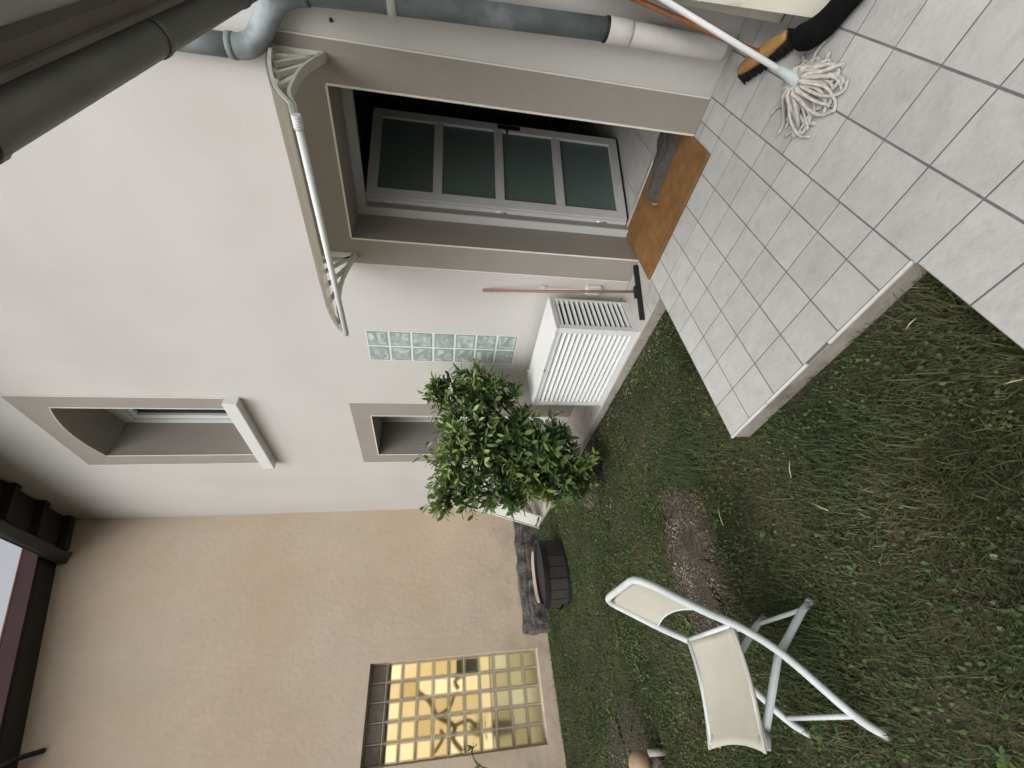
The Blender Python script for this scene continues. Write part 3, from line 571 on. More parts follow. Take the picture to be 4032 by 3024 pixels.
tube('hem', M['ragpink'], rg, smoothpath([(5.285, 0.05, 0.024), (5.262, 0.09, 0.028), (5.262, 0.135, 0.024)], 4), 0.006, 7)

# ------------------------------------------------------------------ neighbour's gable wall with the lit glass-block window
nb = thing('neighbour_house', 'tan rendered gable wall of the neighbouring house', 'house', (-0.3, -2.5, 0))
def ztop(y): return 6.559 + 0.341*(y + 0.594)
WY0, WY1, WZ0, WZ1 = -3.070, -2.058, 0.172, 2.383
b = MB(); ys_ = [-14.0, WY0, WY1, -0.002]
def wq(y0, y1, z0, z1a, z1b): b.add([(0,y1,z0),(0,y0,z0),(0,y0,z1a),(0,y1,z1b)], [(0,1,2,3)])
wq(-14.0, WY0, -0.4, ztop(-14.0), ztop(WY0)); wq(WY1, 0.3, -0.4, ztop(WY1), ztop(0.3)); wq(WY0, WY1, -0.4, WZ0, WZ0); wq(WY0, WY1, WZ1, ztop(WY0), ztop(WY1))
for (ya, yb, za, zb2) in ((WY0, WY1, WZ1, WZ1), (WY0, WY1, WZ0, WZ0)): b.add([(0,ya,za),(0,yb,zb2),(-0.3,yb,zb2),(-0.3,ya,za)], [(0,1,2,3) if za > 1 else (3,2,1,0)])
for yy, rev in ((WY0, False), (WY1, True)): b.add([(0,yy,WZ0),(0,yy,WZ1),(-0.3,yy,WZ1),(-0.3,yy,WZ0)], [(3,2,1,0) if rev else (0,1,2,3)])
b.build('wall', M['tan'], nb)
# window of 5 x 11 ribbed blocks
bw = thing('block_window', 'lamplit yellow glass block window low in the tan wall', 'window', (-0.1, -2.56, 0.17))
fb = MB()
for j in range(12): z = 0.177 + 0.2*j; fb.box(-0.185, -0.121, -3.066, -2.062, z-0.0085, z+0.0085)
for i in range(6):
    y = -3.064 + 0.2*i
    for j in range(11): z = 0.177 + 0.2*j; fb.box(-0.185, -0.121, y-0.0085, y+0.0085, z+0.0085, z+0.1915)
fb.build('mortar_grid', mat('mortar', (0.62, 0.53, 0.40), (0.52, 0.44, 0.33), 20, 0.9), bw)
cm = MB(); cm.box(-0.03, 0.006, -0.0905, 0.0905, -0.0905, 0.0905, 0.008); cme = bpy.data.meshes.new('glass_block'); cme.from_pydata(cm.v, [], cm.f); cme.materials.append(M['clearblock'])
dme = bpy.data.meshes.new('glass_block'); dme.from_pydata(cm.v, [], cm.f); dme.materials.append(mat('shaded_block', (0.22, 0.185, 0.155), (0.30, 0.255, 0.215), 14, 0.15, 0.4, 20, objrand=0.15))  # top row: missing light behind it put into a darker block colour
for i in range(5):
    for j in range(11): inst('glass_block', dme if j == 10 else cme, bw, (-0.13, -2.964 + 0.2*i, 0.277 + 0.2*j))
# the lamplit room behind
rm = MB(); rm.box(-1.75, -1.70, -3.9, -1.4, -0.1, 2.7).box(-1.70, -0.31, -3.9, -3.85, -0.1, 2.7).box(-1.70, -0.31, -1.45, -1.4, -0.1, 2.7).box(-1.70, -0.31, -3.9, -1.4, 2.65, 2.7).box(-1.70, -0.31, -3.9, -1.4, -0.1, -0.05)
rm.build('room', M['glow'], bw)
box('shutter_box', M['darkwood'], bw, -0.30, -0.19, -3.068, -2.060, 2.13, 2.381)
box('added_diffuser', M['diffuser'], bw, -0.352, -0.348, -3.80, -1.50, -0.04, 0.80)  # added translucent sheet, no known curtain, to pale the lower block rows
box('added_diffuser_rail', M['white'], bw, -0.356, -0.344, -3.80, -1.50, 0.801, 0.815)  # rail added along with the sheet
hp = thing('house_plant', 'dim leafy pot plant seen through the lamplit glass blocks', 'plant', (-0.5, -2.85, 0.9))
def leafy(parent, c, n, r, name, lmat, size):
    V = []; F = []
    for k in range(n):
        th, ph = random.uniform(0, 6.28), random.uniform(-0.3, 1.2); d = Vector((math.cos(th)*math.cos(ph), math.sin(th)*math.cos(ph), math.sin(ph))); a = Vector(c) + d*r*random.uniform(0.2, 1); s = d.cross(Vector((0, 0, 1))).normalized()*size*0.22; e = a + d*size; m_ = (a+e)/2
        bI = len(V); V += [a, m_+s, e, m_-s]; F.append((bI, bI+1, bI+2, bI+3))
    return MB().add(V, F).build(name, lmat, parent)
leafy(hp, (-0.45, -2.86, 0.92), 40, 0.13, 'foliage', M['leaf'], 0.10); MB().tube([(-0.45, -2.86, 0.55), (-0.45, -2.86, 0.80)], [0.07, 0.10], 14).build('pot', M['greyplastic'], hp)
hb_ = thing('indoor_branch', 'brown twisting branch silhouetted inside the lamplit window', 'branch', (-0.5, -2.6, 0.9))
for pts, r_ in (([(-0.42, -3.04, 1.20), (-0.42, -2.90, 1.32), (-0.42, -2.78, 1.30), (-0.42, -2.66, 1.52), (-0.42, -2.50, 1.62), (-0.42, -2.38, 1.78)], 0.030), ([(-0.42, -2.78, 1.30), (-0.42, -2.74, 1.12), (-0.42, -2.80, 1.02)], 0.022), ([(-0.42, -2.66, 1.52), (-0.42, -2.58, 1.36), (-0.42, -2.46, 1.30)], 0.02), ([(-0.42, -2.40, 1.24), (-0.42, -2.30, 1.28), (-0.42, -2.22, 1.12)], 0.028), ([(-0.42, -3.02, 1.55), (-0.42, -2.88, 1.44), (-0.42, -2.80, 1.48)], 0.02)):
    tube('stem', M['dimbranch'], hb_, smoothpath(pts, 5), r_, 7)
cb = thing('storage_crate', 'grey blue box against the lit window, inside on the right', 'box', (-0.4, -2.14, 0.95)); box('crate', mat('crate_blue', (0.50, 0.56, 0.60), rough=0.6), cb, -0.42, -0.24, -2.26, -2.08, 0.98, 1.27, 0.01)
# verge: roof slab, red fascia, dark underside
def slope_slab(x0_, x1_, y0_, y1_, lo, hi):
    return [(x0_,y0_,ztop(y0_)+lo),(x1_,y0_,ztop(y0_)+lo),(x1_,y1_,ztop(y1_)+lo),(x0_,y1_,ztop(y1_)+lo),(x0_,y0_,ztop(y0_)+hi),(x1_,y0_,ztop(y0_)+hi),(x1_,y1_,ztop(y1_)+hi),(x0_,y1_,ztop(y1_)+hi)]
BF = [(0,3,2,1),(4,5,6,7),(0,1,5,4),(1,2,6,5),(2,3,7,6),(3,0,4,7)]
nr = MB().add(slope_slab(-6, 0.272, -14, 0.3, 0.012, 0.195), BF).build('roof', M['darkwood'], nb)
MB().add(slope_slab(0.274, 0.30, -14, 0.3, 0.03, 0.205), BF).build('fascia', M['redfascia'], nr)
MB().add(slope_slab(-6, 0.303, -14, 0.3, 0.206, 0.222), BF).build('covering', M['rooftile'], nr)
MB().tube([(0.012, -2.56, 5.665), (0.16, -2.60, 5.76), (0.26, -2.66, 5.86)], 0.026, 8).build('eave_bracket', M['black'], nr)
# rough dark footing stones along the wall
def boulder(name, x0, x1, y0, y1, z0, z1, n=(5, 22, 7), amp=0.028, seed=0):
    b = MB(); V = {}; F = []; nx_, ny_, nz_ = n
    def vid(i, j, k):
        key = (i, j, k)
        if key not in V: V[key] = len(V)
        return V[key]
    for i in range(nx_):
        for j in range(ny_):
            F.append((vid(i,j,0), vid(i,j+1,0), vid(i+1,j+1,0), vid(i+1,j,0))); F.append((vid(i,j,nz_), vid(i+1,j,nz_), vid(i+1,j+1,nz_), vid(i,j+1,nz_)))
    for j in range(ny_):
        for k in range(nz_):
            F.append((vid(0,j,k), vid(0,j,k+1), vid(0,j+1,k+1), vid(0,j+1,k))); F.append((vid(nx_,j,k), vid(nx_,j+1,k), vid(nx_,j+1,k+1), vid(nx_,j,k+1)))
    for i in range(nx_):
        for k in range(nz_):
            F.append((vid(i,0,k), vid(i+1,0,k), vid(i+1,0,k+1), vid(i,0,k+1))); F.append((vid(i,ny_,k), vid(i,ny_,k+1), vid(i+1,ny_,k+1), vid(i+1,ny_,k)))
    P = [None]*len(V)
    for (i, j, k), v in V.items():
        p = Vector((x0+(x1-x0)*i/nx_, y0+(y1-y0)*j/ny_, z0+(z1-z0)*k/nz_)); q = Vector((i/nx_-.5, j/ny_-.5, k/nz_-.5))
        cr = Vector((0, 0, 0))
        if k == nz_ and i == nx_: p.x -= (x1-x0)*0.30; p.z -= (z1-z0)*0.10
        nv = noise.noise_vector(p*6 + Vector((seed, 0, 0)))*amp + noise.noise_vector(p*19)*amp*0.4; nv.x = nv.x if i else 0
        P[v] = p + nv
    return b.add(P, F, True)
fs = thing('footing_stone', 'long rough dark stone footing along the base of the tan wall', 'stone', (0.06, -1.1, 0))
boulder('s', 0.002, 0.13, -1.89, -0.25, -0.15, 0.345, (4, 40, 8)).build('stone', M['stone'], fs)
boulder('s', 0.11, 0.24, -1.80, -1.22, -0.15, 0.235, (4, 18, 7), 0.04, 3).build('stone', M['stone'], fs)
boulder('s', 0.11, 0.22, -1.10, -0.40, -0.15, 0.26, (4, 18, 7), 0.035, 9).build('stone', M['stone'], fs)

# dark oval tub and the pale pot behind it
tb = thing('oval_tub', 'dark oval tub of upright panels standing by the tan wall', 'tub', (1.21, -1.40, 0))
NS = 18; TZ = float(lawn_z(1.2, -1.4)); tz1 = 0.285; TX, TY, RXo, RYo = 1.21, -1.40, 0.225, 0.385
def ell(a, dr_, z): return (TX + math.cos(a)*(RXo+dr_), TY + math.sin(a)*(RYo+dr_), z)
for k in range(NS):
    a0, a1 = 2*math.pi*k/NS + 0.012, 2*math.pi*(k+1)/NS - 0.012
    MB().add([ell(a0,-.025,TZ-.03),ell(a0,0,TZ-.03),ell(a1,0,TZ-.03),ell(a1,-.025,TZ-.03),ell(a0,-.015,tz1),ell(a0,.010,tz1),ell(a1,.010,tz1),ell(a1,-.015,tz1)], BF).build('stave', M['tub'], tb)
def ring(dr_, z0, z1, th, n=48):
    V = []; F = []
    for k in range(n):
        a = 2*math.pi*k/n
        for rr, z in ((dr_, z0), (dr_, z1), (dr_-th, z1), (dr_-th, z0)): V.append(ell(a, rr, z))
    for k in range(n):
        for j in range(4): F.append((4*k+j, 4*((k+1) % n)+j, 4*((k+1) % n)+(j+1) % 4, 4*k+(j+1) % 4))
    return MB().add(V, F)
ring(.020, tz1-0.045, tz1+0.012, 0.040).build('rim', M['tubrim'], tb); ring(.006, TZ-0.03, TZ+0.035, 0.03).build('base_band', M['tubrim'], tb)
V = [(TX, TY, 0.272)] + [ell(2*math.pi*k/40, -0.012, 0.272) for k in range(40)]
MB().add(V, [(0, 1+k, 1+(k+1) % 40) for k in range(40)]).build('filling', M['tubrim'], tb)
tube('handle', M['tubrim'], tb, [(1.24, -1.79, 0.06), (1.24, -1.83, 0.10), (1.24, -1.83, 0.16)], 0.014, 8)
tpn = thing('shallow_pot', 'pale tan filled pot wedged between the dark tub and the footing stone', 'pot', (0.79, -1.33, 0))
V = []; F = []; n_ = 32
for (sc, z) in ((0.80, -0.05), (1.0, 0.255), (0.93, 0.262), (0.90, 0.250), (0.0, 0.252)):
    for k in range(n_): a = 2*math.pi*k/n_; V.append((0.79 + math.cos(a)*0.165*sc, -1.33 + math.sin(a)*0.33*sc, z))
for r_ in range(4):
    for k in range(n_): F.append((r_*n_+k, r_*n_+(k+1) % n_, (r_+1)*n_+(k+1) % n_, (r_+1)*n_+k))
MB().add(V, F, True).build('pot', M['water'], tpn)

# folded white garden chair leaning in the corner
fc = thing('folded_chair', 'folded white garden chair leaning in the corner behind the bush', 'chair', (0.5, -0.45, 0))
TL, TR_, BL, BR = Vector((0.2, -0.085, 1.044)), Vector((0.50, -0.035, 0.995)), Vector((0.40, -0.545, 0.0)), Vector((0.71, -0.50, 0.0))
def fq(s, t, off=0.0):
    p = (TL*(1-s)+TR_*s)*(1-t) + (BL*(1-s)+BR*s)*t; nrm = (TR_-TL).cross(BL-TL).normalized()
    return p + nrm*off
for off, s0, s1, t0, t1, nm in ((0, 0, 1, 0, 1.0, 'outer_frame'), (0.035, 0.10, 0.92, 0.10, 0.80, 'inner_frame')):
    pts = [fq(s0,t1,off), fq(s0,t0+0.04,off), fq(s0+0.06,t0,off), fq(s1-0.06,t0,off), fq(s1,t0+0.04,off), fq(s1,t1,off)]
    if nm == 'inner_frame': pts.append(fq(s0, t1, off))
    tube(nm, M['white'], fc, pts, 0.013, 8)
MB().add([fq(.06,.1,.004), fq(.94,.1,.004), fq(.94,.93,.004), fq(.06,.93,.004)], [(0,1,2,3)]).add([fq(.06,.1,.012), fq(.94,.1,.012), fq(.94,.93,.012), fq(.06,.93,.012)], [(3,2,1,0)]).build('panel', M['offwhite'], fc)
MB().add([fq(.13,.13,.033), fq(.9,.13,.033), fq(.9,.78,.033), fq(.13,.78,.033)], [(0,1,2,3)]).add([fq(.13,.13,.038), fq(.9,.13,.038), fq(.9,.78,.038), fq(.13,.78,.038)], [(3,2,1,0)]).build('seat_panel', M['offwhite'], fc)
for t in (0.12, 0.97): tube('crossbar', M['white'], fc, [fq(0.0, t), fq(1.0, t)], 0.010, 8)

# ------------------------------------------------------------------ folding sling chair on the lawn
fch = thing('folding_chair', 'cream sling folding chair with white tube frame alone on the lawn', 'chair', (4.62, -2.7, -0.05))
XN, XF = 4.825, 4.425
def ftube(r=0.0155): pass
zf = lambda x, y: float(lawn_z(x, y))
back = []
backN = smoothpath([(XN, -2.972, -0.052), (XN, -2.90, 0.045), (XN, -2.70, 0.222), (XN, -2.595, 0.36), (XN, -2.52, 0.505), (XN, -2.43, 0.665)], 5)
backF = [Vector((XF, p.y, p.z)) for p in backN]
top = [(XN-0.002, -2.408, 0.706), (XN-0.010, -2.393, 0.733), (XN-0.030, -2.383, 0.750), (XN-0.062, -2.380, 0.756)]
topF = [(XF+XN-p[0], p[1], p[2]) for p in top][::-1]
tube('back_frame', M['chairmetal'], fch, backN + [Vector(p) for p in top] + [Vector(p) for p in topF] + backF[::-1], 0.0155, 12)
for xx in (XN-0.035, XF+0.035):
    tube('leg', M['chairmetal'], fch, [(xx, -2.516, -0.045), (xx, -2.552, 0.02), (xx, -2.70, 0.225), (xx, -2.93, 0.415)], 0.0145, 12)
    tube('foot_cap', M['greyplastic'], fch, [(xx, -2.512, -0.052), (xx, -2.525, -0.03)], 0.0165, 10)
    tube('hinge_cap', M['greyplastic'], fch, [(xx, -2.915, 0.402), (xx, -2.955, 0.428)], 0.021, 10)
tube('stretcher', M['chairmetal'], fch, [(XN-0.035, -2.545, 0.012), (XF+0.035, -2.545, 0.012)], 0.0095, 10)
tube('stretcher', M['chairmetal'], fch, [(XN, -2.905, 0.042), (XF, -2.905, 0.042)], 0.0095, 10)
for xx in (XN-0.018, XF+0.018): tube('seat_rail', M['chairmetal'], fch, [(xx, -2.575, 0.385), (xx, -2.76, 0.395), (xx, -2.955, 0.435)], 0.0085, 8)
tube('seat_crossbar', M['chairmetal'], fch, [(XN-0.01, -2.578, 0.383), (XF+0.01, -2.578, 0.383)], 0.0095, 10)
for xx in (XN-0.015, XF+0.015): tube('pivot', M['chairmetal'], fch, [(xx-0.012, -2.592, 0.365), (xx+0.012, -2.592, 0.365)], 0.014, 10)
def sheet_patch(f, nu, nv, th=0.004):
    V = []; F = []
    for lay in (0, 1):
        for i in range(nu+1):
            for j in range(nv+1): V.append(f(i/nu, j/nv) + Vector((0, 0, -th*lay)))
    N = (nu+1)*(nv+1); I = lambda i, j, l_: l_*N + i*(nv+1)+j
    for i in range(nu):
        for j in range(nv): F += [(I(i,j,0),I(i+1,j,0),I(i+1,j+1,0),I(i,j+1,0)), (I(i,j,1),I(i,j+1,1),I(i+1,j+1,1),I(i+1,j,1))]
    for i in range(nu): F += [(I(i,0,0),I(i,0,1),I(i+1,0,1),I(i+1,0,0)), (I(i,nv,0),I(i+1,nv,0),I(i+1,nv,1),I(i,nv,1))]
    for j in range(nv): F += [(I(0,j,0),I(0,j+1,0),I(0,j+1,1),I(0,j,1)), (I(nu,j,0),I(nu,j,1),I(nu,j+1,1),I(nu,j+1,0))]
    return MB().add(V, F, True)
def seatf(u, v):
    x = XF+0.012 + (XN-XF-0.024)*u; y = -2.583 - 0.385*v; sag = 4*u*(1-u); z = 0.392 + 0.055*v**1.6 - 0.022*sag*(1-0.3*v) - 0.01*4*v*(1-v); y += 0.018*sag*max(0, v-0.6)/0.4
    return Vector((x, y, z))
sc_ = sheet_patch(seatf, 14, 14).build('seat', M['sling'], fch)
for u in (0.0, 1.0): tube('hem', M['sling'], sc_, [seatf(u, k/10)+Vector((0,0,0.001)) for k in range(11)], 0.006, 6)
def backf(u, v):
    k = v*0.93; a = Vector((0, -2.512, 0.522)); c = Vector((0, -2.386, 0.748)); p = a*(1-k) + c*k; sag = 4*u*(1-u)
    e = 0.013 + (0.030*max(0, (v-0.85)/0.15)**2)
    x = XF+e + (XN-XF-2*e)*u
    low = (1-v)**3*0.022*sag
    return Vector((x, p.y + 0.014*sag + low*0.45, p.z + low*0.85))
bk = sheet_patch(backf, 14, 12).build('backrest', M['sling'], fch)
tube('hem', M['chairmetal'], bk, [backf(k/12, 0.0) for k in range(13)], 0.005, 6)

# mushroom-like ornament near the left edge
orn = thing('garden_ornament', 'round tan ball ornament on a dark stem in the grass at the picture edge', 'ornament', (2.72, -3.11, 0))
V = []; F = []; n_, m_ = 20, 12
for i in range(m_+1):
    ph = math.pi*i/m_
    for k in range(n_): th = 2*math.pi*k/n_; V.append((2.735 + 0.092*math.sin(ph)*math.cos(th), -3.125 + 0.078*math.sin(ph)*math.sin(th), 0.098 + 0.082*math.cos(ph)*(1.1 if ph < 1.5 else 0.8)))
for i in range(m_):
    for k in range(n_): F.append((i*n_+k, (i+1)*n_+k, (i+1)*n_+(k+1) % n_, i*n_+(k+1) % n_))
MB().add(V, F, True).build('ball', M['ornament'], orn); tube('stem', M['stone'], orn, [(2.735, -3.12, -0.07), (2.735, -3.12, 0.05)], [0.05, 0.04], 12)
tube('stake', M['concrete'], orn, [(2.84, -3.075, -0.07), (2.82, -3.07, 0.06)], 0.022, 8); 

# ------------------------------------------------------------------ things at the right by the wall
mp = thing('string_mop', 'white string mop with white handle resting on the tiles', 'mop', (6.25, -0.78, 0))
A = Vector((6.252, -0.775, 0.085)); Bv = Vector((6.377, -0.296, 0.60)); dr = (Bv-A).normalized()
tube('handle', M['handlewhite'], mp, [A + dr*0.075, A + dr*0.93], 0.0125, 12)
tube('socket', M['mopblue'], mp, [A - dr*0.035, A, A + dr*0.05, A + dr*0.095], [0.036, 0.031, 0.020, 0.0155], 12)
for k in range(96):
    a = 2*math.pi*k/96 + random.uniform(-0.12, 0.12); ln = random.uniform(0.11, 0.215)*(1 - 0.42*max(0, math.cos(a))); c, s_ = math.cos(a), math.sin(a); base = A - dr*0.02
    q1 = base + Vector((c*0.05, s_*0.05, random.uniform(-0.01, 0.045))); bz = random.uniform(0.012, 0.03); tw = random.uniform(-0.6, 0.6)
    q2 = Vector((base.x + c*ln*0.62, base.y + s_*ln*0.62, bz + random.choice((0, 0, 0.02, 0.035)))); q3 = Vector((base.x + math.cos(a+tw*0.5)*ln*0.9, base.y + math.sin(a+tw*0.5)*ln*0.9, 0.012)); q4 = Vector((base.x + math.cos(a+tw)*ln*random.uniform(0.75, 1.2), base.y + math.sin(a+tw)*ln*random.uniform(0.75, 1.2), 0.010))
    tube('strand', M['mop'], mp, smoothpath([base, q1, q2, q3, q4], 4), random.uniform(0.0055, 0.0095), 6)
bm_ = thing('push_broom', 'wooden push broom with black bristles lying behind the mop', 'broom', (6.26, -0.4, 0))
p, q = Vector((6.172, -0.30, 0.085)), Vector((6.365, -0.545, 0.085)); d = (q-p).normalized(); up_ = Vector((0.25, -0.35, 0.9)).normalized(); sd_ = d.cross(up_).normalized()
pth = []
def brush_block():
    V = []; F = []; N = 14
    for i in range(N+1):
        t = i/N; c = p + (q-p)*t; wd = 0.034*(0.55 + 0.45*math.sin(math.pi*min(1, max(0, t)))**0.6); hh = 0.013 + 0.008*math.sin(math.pi*t)
        for (a, b_) in ((-1,-.6),(-1,.4),(-.5,1),(.5,1),(1,.4),(1,-.6)): V.append(c + sd_*wd*a + up_*hh*b_)
    for i in range(N):
        for k in range(6): F.append((i*6+k, i*6+(k+1) % 6, (i+1)*6+(k+1) % 6, (i+1)*6+k))
    F += [tuple(range(6))[::-1], tuple(N*6+k for k in range(6))]
    return MB().add(V, F, True)
bb = brush_block().build('brush_block', M['wood'], bm_)
br_ = MB()
for i in range(60):
    for j in range(9):
        t = (i+random.random())/60; a = (j+random.random())/9*2-1; c = p + (q-p)*t + sd_*0.027*a - up_*0.008; e = c - up_*random.uniform(0.06, 0.072) + sd_*a*0.016 + d*random.uniform(-0.006, 0.006)
        br_.tube([c, e], [0.0042, 0.0034], 4)
br_.build('bristles', M['bristle'], bm_, kind='stuff')
c0 = (p+q)/2 + up_*0.012
tube('handle', M['orange'], bm_, [c0, Vector((6.335, -0.165, 0.60)), Vector((6.37, -0.03, 0.86))], [0.0135, 0.0125, 0.0125], 10)
# cream ribbed panels (folded loungers) leaning against the wall
def ribbed(name, label, bl, tl, width, n):
    t = thing(name, label, 'lounger', bl, 'cream loungers leaning by the downpipe'); bl, tl = Vector(bl), Vector(tl); ax = Vector((1, -0.16, 0)).normalized(); upv = (tl-bl); nv = ax.cross(upv).normalized(); Lh = upv.length; upn = upv.normalized()
    MB().obox(bl + ax*width/2 + upv/2 - nv*0.02, ax, upn, nv, width/2, Lh/2, 0.012).build('back_panel', M['cream'], t)
    for k in range(n):
        w_ = width/n; c = bl + ax*(w_*(k+0.5)) + upv/2
        MB().obox(c, ax, upn, nv, w_/2-0.003, Lh/2-0.006*(k % 2), 0.009).build('slat', M['cream'], t)
    return t
ribbed('plastic_lounger', 'cream slatted lounger leaning nearest the camera beside the mop', (6.440, -0.628, 0.012), (6.352, -0.03, 0.98), 0.62, 9)
ribbed('plastic_lounger', 'cream slatted lounger leaning closest to the wall by the downpipe', (6.378, -0.33, 0.012), (6.345, -0.02, 0.62), 0.55, 8)
bt = thing('rubber_boot', 'black boot with a pale stripe lying on the tiles beside the mop', 'boot', (6.42, -0.70, 0))
tube('foot', M['boot'], bt, smoothpath([(6.368, -0.565, 0.042), (6.375, -0.60, 0.05), (6.388, -0.655, 0.056), (6.425, -0.705, 0.056), (6.47, -0.73, 0.052), (6.53, -0.76, 0.052), (6.62, -0.80, 0.055), (6.74, -0.84, 0.056)], 4), [0.030, 0.036, 0.040, 0.043, 0.046, 0.049, 0.052, 0.054, 0.055, 0.055, 0.055, 0.054, 0.053, 0.052, 0.05, 0.049, 0.048, 0.048, 0.048, 0.048, 0.05, 0.05, 0.052, 0.052, 0.053, 0.054, 0.055, 0.055, 0.055], 16)
tube('stripe', M['offwhite'], bt, [(6.3655, -0.573, 0.043), (6.3675, -0.583, 0.0445)], [0.0355, 0.0375], 16)

# low lean-to roof beside the camera, with its gutter
pr = thing('lean_to_roof', 'low grey lean-to roof with a dark gutter above the terrace', 'roof', (6.7, -1.8, 0))
MB().add([(6.235,-3.6,2.470),(7.1,-3.6,2.57),(7.1,-0.012,2.57),(6.235,-0.012,2.470),(6.235,-3.6,2.50),(7.1,-3.6,2.60),(7.1,-0.012,2.60),(6.235,-0.012,2.50)], BF).build('sheet', M['soffit'], pr)
box('fascia', M['fasciagrey'], pr, 6.222, 6.234, -3.6, -0.012, 2.385, 2.495)
box('batten', M['fasciagrey'], pr, 6.2345, 6.262, -3.6, -0.012, 2.405, 2.462)
b = half_gutter(MB(), 0, 6.166, 2.418, 0.046, -3.6, -0.03, 0.003, 12, 'y'); gt = b.build('gutter', M['zincdark'], pr)
tube('lip', M['black'], gt, [(6.119, -3.6, 2.419), (6.119, -0.03, 2.419)], 0.006, 8)
for y in (-0.42, -1.18, -1.9, -2.6, -3.4):
    pts = [(6.166 + 0.0485*math.cos(math.pi + math.pi*k/10), y, 2.418 + 0.0485*math.sin(math.pi + math.pi*k/10)) for k in range(11)]
    b = MB()
    for k in range(10): P0, P1 = Vector(pts[k]), Vector(pts[k+1]); dd = P1-P0; b.obox((P0+P1)/2, (0,1,0), dd, Vector((0,1,0)).cross(dd), 0.012, dd.length/2*1.05, 0.0015)
    b.build('gutter_hook', M['zincdark'], gt)
for y in (-0.12, -3.5): box('post', M['darkwood'], pr, 6.98, 7.06, y-0.04, y+0.04, 0.0, 2.56)

# ------------------------------------------------------------------ bush
tree = thing('bay_bush', 'leafy green bush growing in front of the french window', 'bush', (2.98, -0.95, -0.07))
LOB = [(3.640,-0.262,1.193,0.165), (3.497,-0.355,1.440,0.165), (3.574,-0.419,1.600,0.07), (3.564,-0.349,1.119,0.195), (3.351,-0.461,1.342,0.22), (3.352,-0.458,1.030,0.225), (3.350,-0.750,1.369,0.20), (3.320,-0.756,1.018,0.215), (3.351,-0.777,0.635,0.165), (3.139,-0.885,0.745,0.225), (3.245,-0.913,1.366,0.225), (3.147,-0.870,0.423,0.20), (3.002,-0.972,0.240,0.165), (3.081,-1.016,1.160,0.21), (2.946,-1.029,1.422,0.145), (2.941,-1.067,0.731,0.17), (2.998,-1.211,1.493,0.105), (2.909,-1.117,0.409,0.16), (2.968,-1.158,1.056,0.12), (3.526,-0.430,0.863,0.09), (3.316,-0.732,0.386,0.085)]
tb_ = MB(); root = Vector((2.98, -0.95, -0.09))
forks = [Vector((3.05, -0.93, 0.30)), Vector((3.0, -1.0, 0.28)), Vector((3.10, -0.85, 0.33))]
for f in forks: tb_.tube(smoothpath([root, (root+f)/2 + Vector((random.uniform(-.02,.02), random.uniform(-.02,.02), 0)), f], 4), [0.020]*4+[0.017]*4+[0.012], 7)
extra = []
for i_, A_ in enumerate(LOB):
    for B_ in LOB[i_+1:]:
        dist = math.dist(A_[:3], B_[:3])
        if dist < 0.52: extra.append(tuple((A_[k]+B_[k])/2 + (random.uniform(-.03,.03) if k < 3 else 0) for k in range(3)) + (0.55*(A_[3]+B_[3])*0.8,))
random.shuffle(extra)
LOB += [(3.33, -0.62, 0.78, 0.13), (2.96, -0.99, 0.09, 0.13), (3.09, -0.93, 0.11, 0.13), (3.02, -1.04, 0.16, 0.13)]
LOB = [(x, y, z, r*1.12) for (x, y, z, r) in LOB] + extra[:34]
twigs = []
for (x, y, z, r) in LOB:
    c = Vector((x, y, z)); f = min(forks, key=lambda q: (q-c).length); mid = (f+c)/2 + Vector((random.uniform(-.05,.05), random.uniform(-.05,.05), 0.05))
    tb_.tube(smoothpath([f, mid, c], 4), [0.008]*4+[0.0055]*4+[0.003], 5)
    for k in range(int(7 + 62*r)):
        th = random.uniform(0, 6.283); ph = math.asin(random.uniform(-0.45, 1.0)); d = Vector((math.cos(th)*math.cos(ph), math.sin(th)*math.cos(ph), math.sin(ph)+0.25)).normalized()
        s = c + d*r*random.uniform(0.0, 0.3); e = c + d*r*random.choice((0.8, 1.0, 1.1, 1.2, 1.45))
        if e.y > -0.06: e.y = -0.06
        tb_.tube([s, (s+e)/2 + Vector((0, 0, 0.01)), e], [0.0025, 0.0020, 0.0012], 4); twigs.append((s, e, z))
for (sx_, sy_, sz_, ex_, ey_, ez_) in ((3.57, -0.42, 1.46, 3.59, -0.43, 1.71), (3.25, -0.91, 1.48, 3.24, -0.93, 1.66), (2.99, -1.20, 1.46, 2.97, -1.24, 1.68), (2.95, -1.03, 1.44, 2.93, -1.05, 1.63), (3.40, -0.52, 1.44, 3.41, -0.50, 1.60), (3.66, -0.25, 1.25, 3.70, -0.22, 1.42), (3.10, -1.04, 1.36, 3.07, -1.08, 1.58), (3.52, -0.36, 1.02, 3.66, -0.28, 0.98), (3.40, -0.70, 0.55, 3.56, -0.62, 0.52)):
    tb_.tube([(sx_, sy_, sz_), (ex_, ey_, ez_)], [0.003, 0.0012], 4); twigs.append((Vector((sx_, sy_, sz_)), Vector((ex_, ey_, ez_)), sz_))
tb_.build('trunk', M['bark'], tree)
def leaf_verts(a, d, up, ln, wd, fold=0.25, curl=0.15):
    s = d.cross(up).normalized(); n = s.cross(d).normalized(); V = [a]
    for t, w in ((0.28, 0.80), (0.6, 0.92), (0.85, 0.5)):
        m = a + d*ln*t - n*curl*ln*t*t; V += [m + s*wd*w*0.5 + n*fold*wd*w*0.5, m, m - s*wd*w*0.5 + n*fold*wd*w*0.5]
    V.append(a + d*ln - n*curl*ln*1.05); return V
LF = [(0,2,1),(0,3,2),(1,2,5,4),(2,3,6,5),(4,5,8,7),(5,6,9,8),(7,8,10),(8,9,10)]
LFT = [(0,2,1),(0,3,2),(1,2,5),(1,5,4),(2,3,6),(2,6,5),(4,5,8),(4,8,7),(5,6,9),(5,9,8),(7,8,10),(8,9,10)]
cand = []
